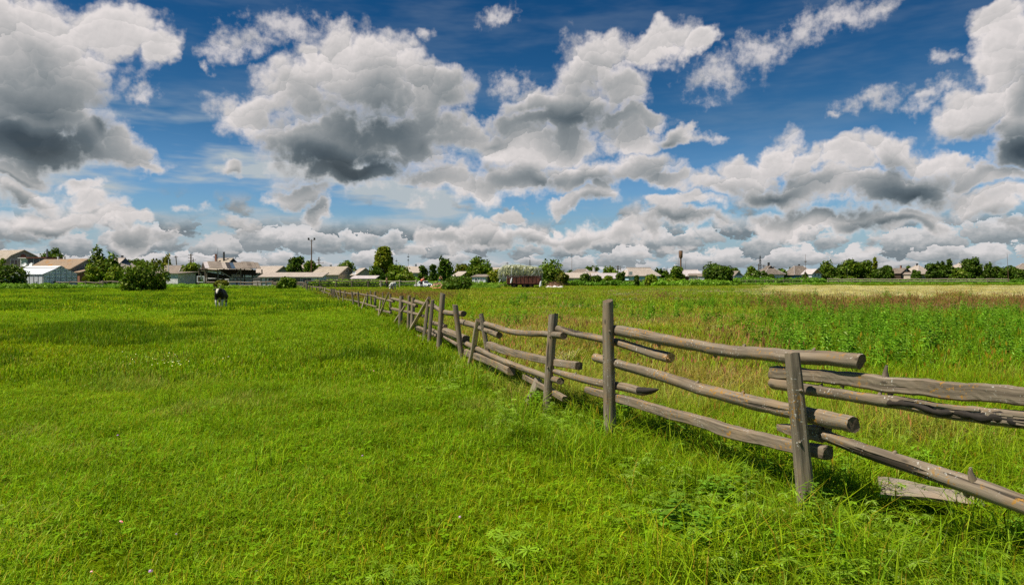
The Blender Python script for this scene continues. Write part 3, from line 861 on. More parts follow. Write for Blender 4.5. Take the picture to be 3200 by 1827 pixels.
def shrublet(seed, n=420, R0=.5, leaf=.085, rgb=(.072, .135, .009)):
    rs = np.random.default_rng(seed); V, Fc, C = [], [], []
    lob = [(rs.normal() * .25, rs.normal() * .25, R0 * rs.uniform(.3, .9), R0 * rs.uniform(.4, .75)) for _ in range(6)]
    for i in range(n):
        lx, ly, lz, lr = lob[rs.integers(6)]
        d = rs.normal(size=3); d /= np.linalg.norm(d)
        p = np.array((lx, ly, lz)) + d * lr * rs.uniform(.5, 1.05) ** .6
        if p[2] < 0: p[2] = rs.uniform(0, .3)
        e1 = rs.normal(size=3); e1 /= np.linalg.norm(e1); e2 = np.cross(e1, d); e2 /= max(1e-6, np.linalg.norm(e2))
        s = leaf * rs.uniform(.6, 1.4); b = len(V)
        V += [tuple(p - e1 * s), tuple(p + e2 * s * .6), tuple(p + e1 * s), tuple(p - e2 * s * .6)]
        Fc += [(b, b + 1, b + 2, b + 3)]; C += [np.array(rgb) * rs.uniform(.65, 1.45)] * 4
    return V, Fc, C

KIND = {}
def reg(kind, geos, mat):
    for g in geos:
        o = proto('%s_kind_%02d' % (kind, len(KIND.setdefault(kind, []))), g, mat)
        KIND[kind].append(o)
reg('turf', [blades(300, .30, .078, .0050, s, lean=.85, curve=.9, leafy=20, dryp=.09) for s in range(5)], M_grass)
reg('tallturf', [blades(220, .27, .17, .0060, 20 + s, leafy=24, lean=.8, dryp=.07) for s in range(3)], M_grass)
reg('longgrass', [blades(75, .24, .34, .0080, 30 + s, lean=1.0, curve=1.3, dryp=.06, hvar=.35) for s in range(3)], M_grass)
reg('turfmid', [blades(260, .52, .075, .0115, 40 + s, dryp=.07) for s in range(4)], M_grass)
reg('turffar', [blades(300, 1.15, .075, .030, 50 + s, dryp=.07) for s in range(3)], M_grass)
reg('meadow', [blades(150, .30, .27, .0062, 60 + s, lean=.8, curve=1.0, dryp=.10, head=.03, leafy=20) for s in range(4)], M_grass)
reg('meadowmid', [blades(230, .58, .23, .0130, 70 + s, lean=.7, dryp=.08, head=.02) for s in range(4)], M_grass)
reg('meadowfar', [blades(290, 1.2, .17, .034, 80 + s, lean=.6, dryp=.06, head=.02) for s in range(3)], M_grass)
reg('sorrel', [blades(130, .5, .34, .010, 140 + s, lean=.4, dryp=.1, head=.85, hd=(.36, .19, .07)) for s in range(3)], M_grass)
reg('straw', [blades(220, .9, .45, .020, 90 + s, lying=True, dryp=0) for s in range(3)], M_grass)
reg('herb', [palmate(100 + s) for s in range(4)], M_herb)
reg('weed', [upright(110 + s, n=6, h=.62) for s in range(4)] + [upright(118 + s, n=4, h=.85, leaf=.08) for s in range(2)], M_herb)
reg('shrublet', [shrublet(130 + s) for s in range(4)], M_herb)

def scatter(name, kind, label, x, y, rot, scl, tn, zoff=None):
    """one stuff object: every plant of the kind, stood on its own point"""
    n = len(x)
    if n == 0: return
    col = bpy.data.collections.new(kind + '_kinds')
    for o in KIND[kind]: 
        if o.name not in col.objects: col.objects.link(o)
    z = np.zeros(n) if zoff is None else zoff
    me = bpy.data.meshes.new(name)
    me.vertices.add(n)
    me.vertices.foreach_set('co', np.stack([x, y, z], 1).astype(np.float32).ravel())
    def at(nm, typ, prop, v):
        a = me.attributes.new(nm, typ, 'POINT'); a.data.foreach_set(prop, v)
    at('rot', 'FLOAT_VECTOR', 'vector', rot.astype(np.float32).ravel())
    at('scl', 'FLOAT_VECTOR', 'vector', scl.astype(np.float32).ravel())
    c4 = np.ones((n, 4), np.float32); c4[:, :3] = tn
    at('tint', 'FLOAT_COLOR', 'color', c4.ravel())
    at('var', 'INT', 'value', rng.integers(0, len(KIND[kind]), n).astype(np.int32))
    o = bpy.data.objects.new(name, me); COL.objects.link(o)
    tag(o, kind='stuff')
    ng = bpy.data.node_groups.new(name + '_scatter', 'GeometryNodeTree')
    ng.interface.new_socket('Geometry', in_out='INPUT', socket_type='NodeSocketGeometry')
    ng.interface.new_socket('Geometry', in_out='OUTPUT', socket_type='NodeSocketGeometry')
    N = ng.nodes.new; L = ng.links.new
    gi, go = N('NodeGroupInput'), N('NodeGroupOutput')
    ci = N('GeometryNodeCollectionInfo'); ci.inputs['Collection'].default_value = col
    ci.inputs['Separate Children'].default_value = True; ci.inputs['Reset Children'].default_value = True
    iop = N('GeometryNodeInstanceOnPoints'); iop.inputs['Pick Instance'].default_value = True
    def na(nm, ty):
        q = N('GeometryNodeInputNamedAttribute'); q.data_type = ty; q.inputs['Name'].default_value = nm
        return q.outputs['Attribute']
    e2r = N('FunctionNodeEulerToRotation')
    L(na('rot', 'FLOAT_VECTOR'), e2r.inputs[0])
    L(gi.outputs[0], iop.inputs['Points']); L(ci.outputs[0], iop.inputs['Instance'])
    L(na('var', 'INT'), iop.inputs['Instance Index']); L(e2r.outputs[0], iop.inputs['Rotation']); L(na('scl', 'FLOAT_VECTOR'), iop.inputs['Scale'])
    L(iop.outputs[0], go.inputs[0])
    md = o.modifiers.new('scatter', 'NODES'); md.node_group = ng
    return o

def wedge(d0, d1, dens, half=.92):
    n = int(dens * half * (d1 * d1 - d0 * d0))
    y = np.sqrt(rng.uniform(d0 * d0, d1 * d1, n)); u = rng.uniform(-half, half, n)
    return u * y, y
ACC = {}
def put(obj, kind, x, y, sc, tn, zs=None, tilt=.08):
    n = len(x)
    rot = np.stack([rng.normal(0, tilt, n), rng.normal(0, tilt, n), rng.uniform(0, 6.283, n)], 1)
    s = np.stack([sc, sc, sc if zs is None else zs], 1)
    ACC.setdefault((obj, kind), []).append((x, y, rot, s, tn))

NEAR_END, MID_END, FAR_END = 11.0, 34.0, 82.0
for d0, d1, dens, pk, mk in ((2.6, NEAR_END, 19, 'turf', 'meadow'), (NEAR_END, MID_END, 5.6, 'turfmid', 'meadowmid'), (MID_END, FAR_END, 1.5, 'turffar', 'meadowfar'), (FAR_END, 135.0, .55, 'turffar', 'meadowfar')):
    x, y = wedge(d0, d1, dens, 1.3 if d1 < 12 else 1.0)
    z = zones(x, y); tn = tint(z, y)
    h = .62 + .75 * z['n1'] + 1.0 * z['clump'] + .30 * z['along'] * (y < 7)
    lf = z['left'] | (z['corner'] > .25) & (y < 5.2) & (z['px'] < 2350)
    plank = (z['px'] > 2740) & (z['px'] < 3060) & (y > 3.9) & (y < 5.7)
    far_bare = (z['straw'] > .45) | plank & (rng.random(len(x)) < .80)
    m = lf & ~far_bare
    tall = m & ((z['along'] + z['clump'] + .5 * rng.random(len(x))) > 1.05) & (y < 7.5)
    mm = m & ~tall
    put('pasture_grass', pk, x[mm], y[mm], rng.uniform(.85, 1.2, mm.sum()), tn[mm], zs=(h[mm] * rng.uniform(.85, 1.2, mm.sum())))
    if tall.any(): put('pasture_grass', 'tallturf', x[tall], y[tall], rng.uniform(.85, 1.2, tall.sum()), tn[tall], zs=h[tall] * .85)
    m = ~lf & ~far_bare
    hm = .55 + .55 * z['n1'] + .35 * z['red'] + .35 * z['weeds']
    put('meadow_grass', mk, x[m], y[m], rng.uniform(.85, 1.2, m.sum()), tn[m], zs=hm[m])
    if d0 < 12:
        k = m & (rng.random(len(x)) < .45)
        put('meadow_grass', pk, x[k], y[k], rng.uniform(.9, 1.2, k.sum()), tn[k], zs=np.full(k.sum(), 1.1))
# mown straw
x, y = wedge(40, 180, .8)
z = zones(x, y); k = (z['straw'] > .35) & (rng.random(len(x)) < z['straw'])
sv = rng.uniform(.8, 1.25, (k.sum(), 1))
put('mown_straw', 'straw', x[k], y[k], rng.uniform(1.0, 1.7, k.sum()), np.array((2.2, 1.36, 36.0)) * sv, zs=rng.uniform(.8, 2.0, k.sum()))
x, y = wedge(9, 80, .5); z = zones(x, y); k = (z['streak'] > .5) | (z['dry'] > .75) & (rng.random(len(x)) < .3)
put('mown_straw', 'straw', x[k], y[k], rng.uniform(.5, .9, k.sum()), np.array((1.75, 1.08, 26.0)) * rng.uniform(.8, 1.2, (k.sum(), 1)), zs=rng.uniform(2., 5.0, k.sum()))
# sorrel in flower
x, y = wedge(8, 60, 2.6); z = zones(x, y); k = (rng.random(len(x)) < z['red'] * .6)
put('sorrel', 'sorrel', x[k], y[k], rng.uniform(.9, 1.3, k.sum()), np.ones((k.sum(), 3)) * rng.uniform(.8, 1.3, (k.sum(), 1)), zs=rng.uniform(.7, 1.15, k.sum()))
# long blades and herbs
x, y = wedge(2.6, 12, 13); z = zones(x, y)
k = ~((z['px'] > 2740) & (z['px'] < 3060) & (y > 3.8) & (y < 5.7)) & (rng.random(len(x)) < (.62 * z['corner'] + .30 * z['along'] + .006 + .06 * (~z['left'])))
put('long_grass', 'longgrass', x[k], y[k], rng.uniform(.7, 1.15, k.sum()), tint(z, y)[k], zs=rng.uniform(.55, 1.1, k.sum()))
x, y = wedge(2.6, 13, 13); z = zones(x, y)
k = ~((z['px'] > 2700) & (z['px'] < 3120) & (y > 3.9) & (y < 5.8)) & (rng.random(len(x)) < (.80 * z['corner'] + .26 * z['along'] + .30 * z['clump'] * (y < 9) + .05 * (z['n2'] > .52) + .10 * (~z['left']) * (y < 8)))
put('meadow_herbs', 'herb', x[k], y[k], rng.uniform(.6, 1.15, k.sum()), np.ones((k.sum(), 3)) * rng.uniform(.85, 1.35, (k.sum(), 1)), zs=rng.uniform(.45, 1.0, k.sum()))
x, y = wedge(2.8, 9, 8, 1.2); z = zones(x, y)
k = ~((z['px'] > 2700) & (z['px'] < 3120) & (y > 3.8) & (y < 5.8)) & (rng.random(len(x)) < (.30 * z['corner'] + .10 * z['along'] * (y < 9) + .10 * (~z['left'])))
put('tall_weeds', 'weed', x[k], y[k], rng.uniform(.7, 1.1, k.sum()), np.ones((k.sum(), 3)) * rng.uniform(.7, 1.15, (k.sum(), 1)), zs=rng.uniform(.28, .55, k.sum()))
# clumps of cut-leaved herb at the foot of the fence
for cpx, cd, n_, sp in ((1700, 7.7, 26, .36), (2220, 5.3, 22, .34), (2430, 4.5, 20, .4), (2800, 4.3, 24, .6), (1480, 10.8, 12, .3), (3000, 7.4, 50, 1.0), (2700, 7.2, 40, .8)):
    c_ = G(cpx, cd); xx = c_.x + rng.normal(0, sp, n_); yy = c_.y + rng.normal(0, sp * .8, n_)
    put('meadow_herbs', 'herb', xx, yy, rng.uniform(.5, .85, n_), np.ones((n_, 3)) * rng.uniform(.85, 1.3, (n_, 1)), zs=rng.uniform(.5, 1.1, n_))
x, y = wedge(5, 60, 4.4); z = zones(x, y)
k = (rng.random(len(x)) < np.clip(z['weeds'], 0, 1) * np.where(y < 40, .95, .25)) & ~z['left'] & (x - fence_x(y) > .6)
put('tall_weeds', 'weed', x[k], y[k], rng.uniform(.7, 1.25, k.sum()), np.ones((k.sum(), 3)) * rng.uniform(.75, 1.3, (k.sum(), 1)), zs=rng.uniform(.75, 1.35, k.sum()))
# a few taller weeds standing alone in the straw and meadow
for wpx, wd in ((2512, 47), (2548, 46), (2655, 46.5), (2768, 45), (3018, 44), (2780, 43.5), (1612, 38), (1640, 52), (1890, 40), (2410, 40)):
    c_ = G(wpx, wd); xx = c_.x + rng.normal(0, .22, 4); yy = c_.y + rng.normal(0, .2, 4)
    put('tall_weeds', 'weed', xx, yy, rng.uniform(1.0, 1.5, 4), np.ones((4, 3)), zs=rng.uniform(.9, 1.5, 4))
# rank growth along the far fences and in front of the gardens
def bank(px0, px1, d0, d1, n_, s0, s1, tn=(1, 1, 1), grp='undergrowth'):
    pp, dd = rng.uniform(px0, px1, n_), rng.uniform(d0, d1, n_)
    put(grp, 'shrublet', (pp - CX) / F * dd, dd, rng.uniform(s0, s1, n_), np.array(tn) * rng.uniform(.75, 1.3, (n_, 1)), zs=rng.uniform(s0, s1, n_) * .8)
DG = (.62, .72, .6)
bank(-120, 200, 100, 114, 170, .9, 1.6)
bank(-120, 440, 116, 121, 200, .7, 1.3, (.9, 1.0, .9))
bank(200, 420, 108, 118, 110, .6, 1.1, (1.1, 1.15, 1))
bank(490, 700, 116, 130, 190, .6, 1.2, (1.4, 1.35, 1))
bank(600, 640, 136, 142, 30, 1.2, 2.2, DG)
bank(690, 960, 108, 118, 120, .5, 1.0, (1.25, 1.1, 1))
bank(985, 1200, 118, 130, 330, 1.2, 2.4, (.95, .85, .8))
bank(1190, 1480, 122, 142, 330, 1.1, 2.1, (.95, 1.0, .9))
bank(1190, 1490, 152, 162, 160, 2.2, 3.6, (.9, .95, .9))
bank(1000, 1190, 152, 160, 70, 1.8, 2.8, (.9, .9, .9))
bank(2290, 2560, 225, 236, 110, 2.4, 4.0, DG)
bank(2560, 3300, 236, 250, 260, 2.6, 4.4, DG)
bank(1690, 2290, 168, 178, 190, 1.8, 3.0, (.9, .95, .9))
bank(1360, 1560, 102, 122, 90, .5, 1.1)
bank(1480, 1600, 122, 130, 70, 1.0, 1.8, (1.1, 1.0, .9))
bank(1690, 1800, 140, 150, 90, 1.0, 2.0, (1.1, 1.0, .8))
bank(1690, 2280, 145, 162, 520, 1.1, 2.1, (1.0, 1.0, .9))
bank(1750, 1960, 139, 147, 110, 1.2, 2.2, DG)
bank(2040, 2280, 140, 150, 150, 1.2, 2.4, (1.1, 1.1, .9))
bank(2250, 2560, 198, 214, 420, 1.6, 3.0, (.75, .85, .8))
bank(2250, 2560, 176, 186, 140, .5, .9, (1.3, 1.3, 1))
bank(2530, 3300, 209, 226, 620, 1.3, 2.4, DG)
bank(2560, 3300, 190, 203, 420, .5, .9, (1.3, 1.3, 1))
bank(150, 420, 124, 134, 130, .8, 1.4, (1.2, 1.3, 1))
bank(1590, 1700, 114, 120, 30, .4, .7)

LABELS = {}
for (ob, kind), lst in ACC.items():
    x, y = np.concatenate([l[0] for l in lst]), np.concatenate([l[1] for l in lst])
    rot, s, tn = (np.concatenate([l[i] for l in lst]) for i in (2, 3, 4))
    nm = {'turfmid': 'pasture_grass', 'turffar': 'pasture_grass'}.get(kind, ob)
    scatter(ob, kind, None, x, y, rot, s, tn)

# flowers: a patch of white clover, scattered others
def flower_geo(rgb, seed):
    rs = np.random.default_rng(seed); V, Fc, C = [], [], []
    for i in range(26):
        d = rs.normal(size=3); d /= np.linalg.norm(d); d[2] = abs(d[2]) * .8
        p = np.array((0, 0, .10)) + d * .012
        e = np.cross(d, (0.3, .5, .8)); e /= np.linalg.norm(e); f = np.cross(d, e); b = len(V); s = .0045
        V += [tuple(p - e * s), tuple(p + f * s), tuple(p + e * s), tuple(p - f * s)]; Fc += [(b, b + 1, b + 2, b + 3)]
        C += [np.array(rgb) * rs.uniform(.8, 1.1)] * 4
    V += [(-.001, 0, 0), (.001, 0, 0), (0, 0, .10)]; Fc += [(len(V) - 3, len(V) - 2, len(V) - 1)]; C += [np.array((.1, .2, .03))] * 3
    return V, Fc, C
reg('clover', [flower_geo((.70, .68, .58), s) for s in range(2)], M_herb)
reg('purple', [flower_geo((.40, .22, .50), 5), flower_geo((.62, .36, .42), 6)], M_herb)
n_ = 56
pp, py_ = 520 + rng.normal(0, 75, n_), 1121 + rng.normal(0, 9, n_)
dd = 1.6 * F / (py_ - HY)
scatter('clover_flowers', 'clover', None, (pp - CX) / F * dd, dd, np.stack([rng.normal(0, .2, n_)] * 2 + [rng.uniform(0, 6, n_)], 1), np.full((n_, 3), .7) * rng.uniform(.8, 1.3, (n_, 1)), np.ones((n_, 3)))
n_ = 11
pp, py_ = rng.uniform(0, 1450, n_), rng.uniform(1060, 1800, n_)
dd = 1.6 * F / (py_ - HY)
scatter('wild_flowers', 'purple', None, (pp - CX) / F * dd, dd, np.stack([rng.normal(0, .2, n_)] * 2 + [rng.uniform(0, 6, n_)], 1), np.full((n_, 3), .8) * rng.uniform(.6, 1.2, (n_, 1)), np.ones((n_, 3)))
# ------------------------------------------------------------------ far materials
M_slate = slate('weathered_slate_tan', (.50, .415, .32), (.40, .33, .25))
M_slate2 = slate('weathered_slate_pink', (.53, .44, .36), (.44, .365, .295))
M_slate3 = slate('weathered_slate_grey', (.34, .275, .215), (.24, .19, .15))
M_slate_rust = slate('slate_with_rust_lichen', (.40, .285, .185), (.31, .22, .15), rust=(.42, .20, .05))
M_slate_old = slate('mossy_old_slate', (.30, .24, .19), (.14, .11, .085))
M_whiteroof = slate('pale_sheet_roof', (.62, .55, .52), (.55, .47, .44))
M_plaster = plain('white_plaster', (.72, .70, .68), dirt=(.5, .46, .4))
M_cream = plain('cream_plaster', (.60, .50, .38))
M_beige = plain('beige_render', (.36, .30, .23))
M_grey = plain('grey_render', (.28, .26, .24))
M_cyan = plain('pale_blue_whitewash', (.47, .68, .74), dirt=(.6, .66, .66))
M_blue = plain('blue_paint', (.10, .25, .38))
M_orange = plain('orange_paint', (.62, .30, .09))
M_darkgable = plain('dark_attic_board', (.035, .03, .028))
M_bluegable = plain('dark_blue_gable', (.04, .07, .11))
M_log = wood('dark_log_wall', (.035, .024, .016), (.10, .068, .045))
M_white = plain('white_paint', (.78, .77, .75), rough=.5, var=.06)
M_glass = plain('window_glass', (.03, .04, .05), rough=.08, var=.3, bump=.02, spec=.6)
M_metal = plain('galvanised_metal', (.36, .36, .36), rough=.45, metal=.6)
M_darkmetal = plain('dark_steel', (.05, .048, .045), rough=.55)
M_rust = plain('rusty_steel', (.20, .11, .06), rough=.8, dirt=(.10, .05, .03))
M_redbrown = plain('red_brown_paint', (.19, .065, .042), dirt=(.10, .04, .025))
M_brick = plain('red_brick', (.30, .13, .08))
M_concrete = plain('grey_concrete', (.33, .31, .28))
M_bark = plain('bark', (.09, .065, .045), rough=.9, bump=.5)
M_leaf = leafmat('tree_leaves', inst=False, trans=.30, gloss=.02)

# ------------------------------------------------------------------ trees
def crown_geo(lobes, n, leaf, rgb, seed, spread=.32, droop=0.0, spike=0.0):
    rs = np.random.default_rng(seed)
    L = np.array(lobes); w = L[:, 3] ** 2 * (L[:, 4] if L.shape[1] > 4 else L[:, 3]) ** .5
    k = rs.choice(len(L), n, p=w / w.sum())
    d = rs.normal(size=(n, 3)); d /= np.linalg.norm(d, axis=1)[:, None]
    rad = rs.uniform(.25, 1.08, n) ** .5
    bump = 1 + spread * (fbm(d[:, 0] * 2.6 + k * 7.1, d[:, 1] * 2.6 + d[:, 2] * 3.3, seed, 3) - .5) * 2
    rz = L[k, 4] if L.shape[1] > 4 else L[k, 3]
    p = L[k, :3] + d * np.stack([L[k, 3], L[k, 3], rz], 1) * (rad * bump)[:, None]
    if droop: p[:, 2] -= droop * np.abs(rs.normal(size=n)) * (rad > .8)
    p[:, 2] = np.maximum(p[:, 2], .12 + rs.random(n) * .3)
    nrm = d * .7 + rs.normal(size=(n, 3)) * .6; nrm[:, 2] += .25
    nrm /= np.linalg.norm(nrm, axis=1)[:, None]
    e1 = np.cross(nrm, rs.normal(size=(n, 3))); e1 /= np.linalg.norm(e1, axis=1)[:, None]
    e2 = np.cross(nrm, e1)
    s = leaf * rs.uniform(.6, 1.5, n)[:, None]
    asp = rs.uniform(.45, .8, n)[:, None]
    if spike: 
        e1[:, 2] += spike; e1 /= np.linalg.norm(e1, axis=1)[:, None]
    V = np.stack([p - e1 * s, p + e2 * s * asp, p + e1 * s, p - e2 * s * asp], 1).reshape(-1, 3)
    lobe_k = rs.uniform(.78, 1.22, len(L))[k]
    c = np.array(rgb) * (rs.uniform(.7, 1.35, n) * lobe_k)[:, None]
    c[:, 0] *= rs.uniform(.8, 1.35, n)
    C = np.repeat(c, 4, 0)
    f = np.arange(n * 4).reshape(-1, 4)
    return V, f.tolist(), C

def lobes_for(style, W, H, rs):
    L = []
    if style == 'round':
        z0 = H * .0
        for i in range(16):
            a = rs.random() * 6.283; r = W * .30 * math.sqrt(rs.random()); f = rs.random()
            rr = W * rs.uniform(.15, .26)
            z = z0 + rr * .8 + (H - z0 - 1.8 * rr) * f
            r *= 1.15 - .55 * abs(f - .4)
            L.append((r * math.cos(a), r * math.sin(a), z, rr, rr * rs.uniform(.7, 1.0)))
        L.append((0, 0, H * .45, W * .36, H * .42))
        for i in range(3): L.append((rs.normal() * W * .2, rs.normal() * W * .2, H * .12, W * .26, H * .16))
    elif style == 'bush':
        for i in range(16):
            a = rs.random() * 6.283; r = W * .34 * math.sqrt(rs.random()); rr = W * rs.uniform(.12, .2)
            top = H * math.sqrt(max(.15, 1 - (r / (W * .56)) ** 2))
            z = max(rr * .7, rs.uniform(.25, 1.0) * top - rr)
            L.append((r * math.cos(a), r * math.sin(a), z, rr, rr))
        L.append((0, 0, H * .42, W * .40, H * .42))
    elif style == 'spiky':
        z0 = H * .10
        for i in range(9):
            a = rs.random() * 6.283; r = W * .27 * math.sqrt(rs.random()); rr = W * rs.uniform(.13, .2)
            hh = H * rs.uniform(.5, .98)
            L.append((r * math.cos(a), r * math.sin(a), hh - H * .14, rr * .55, H * .14))
            L.append((r * math.cos(a) * .9, r * math.sin(a) * .9, hh * .55, rr, hh * .28))
        L.append((0, 0, H * .36, W * .36, H * .27))
    elif style == 'weeping':
        L.append((0, 0, H * .70, W * .40, H * .22))
        for i in range(12):
            a = rs.random() * 6.283; r = W * .36
            L.append((r * math.cos(a), r * math.sin(a), H * rs.uniform(.24, .66), W * .14, H * .17))
        for i in range(4):
            a = rs.random() * 6.283
            L.append((W * .14 * math.cos(a), W * .14 * math.sin(a), H * .88, W * .16, H * .09))
    elif style == 'column':
        for i in range(8): L.append((rs.normal() * W * .08, rs.normal() * W * .08, H * (.15 + .11 * i), W * (.42 - .035 * i), H * .13))
    return L

TREEGROUP = 'village trees and bushes beyond the pasture'
def tree(name, label, cat, px, top, wpx, d, style, rgb, n=1500, leaf=.2, seed=None, sx=1.0, dens=1.0, dots=None):
    if px > 2275: d *= 1.38
    s = d / F
    H, W = HZ(top, d), wpx * s
    sd = int(px * 7 + top) if seed is None else seed
    rs = np.random.default_rng(sd)
    t0 = thing(name, label, cat, G(px, d), 0, TREEGROUP)
    n = int(np.clip(W * H * 130, 1300, 6200) * dens)
    if style == 'bush': n = int(n * 2.2)
    lf = leaf * (d / 140) ** .6
    V, f, C = crown_geo(lobes_for(style, W, H, rs), n, lf, rgb, sd, spread=.2 if style == 'bush' else .32, droop=.5 if style == 'weeping' else 0, spike=.8 if style in ('spiky', 'column') else 0)
    V = V.copy(); V[:, 2] *= H / np.percentile(V[:, 2], 99.6)      # fit the crown to its measured height and spread
    k_ = .84 * W / (np.percentile(V[:, 0], 98.8) - np.percentile(V[:, 0], 1.2)); V[:, 0] *= k_; V[:, 1] *= k_
    if dots is not None:
        q = np.repeat(rs.random(n) < .07, 4)
        C[q] = np.array(dots)
    me = npmesh('crown' if style != 'bush' else 'foliage', V, f, col=C)
    link('crown' if style != 'bush' else 'foliage', me, M_leaf, t0)
    mb = MB(); r = max(.06, W * .028)
    mb.tube([(0, 0, -.1), (.03 * W, 0, H * .22), (-.02 * W, .02, H * .48), (.0, 0, H * .72)], [r * 1.3, r, r * .7, r * .25], n=7, seed=sd % 97, rough=.06)
    for q in range(3):
        a = rs.random() * 6.283; z = H * rs.uniform(.22, .45)
        mb.tube([(0, 0, z), (math.cos(a) * W * .16, math.sin(a) * W * .16, z + H * .14), (math.cos(a) * W * .28, math.sin(a) * W * .28, z + H * .30)], [r * .55, r * .35, r * .12], n=6, seed=q)
    mb.build('trunk', M_bark, t0)
    return t0
DK, MD, LT, YG, OL = (.062, .122, .008), (.096, .168, .009), (.140, .215, .010), (.180, .225, .011), (.128, .155, .012)
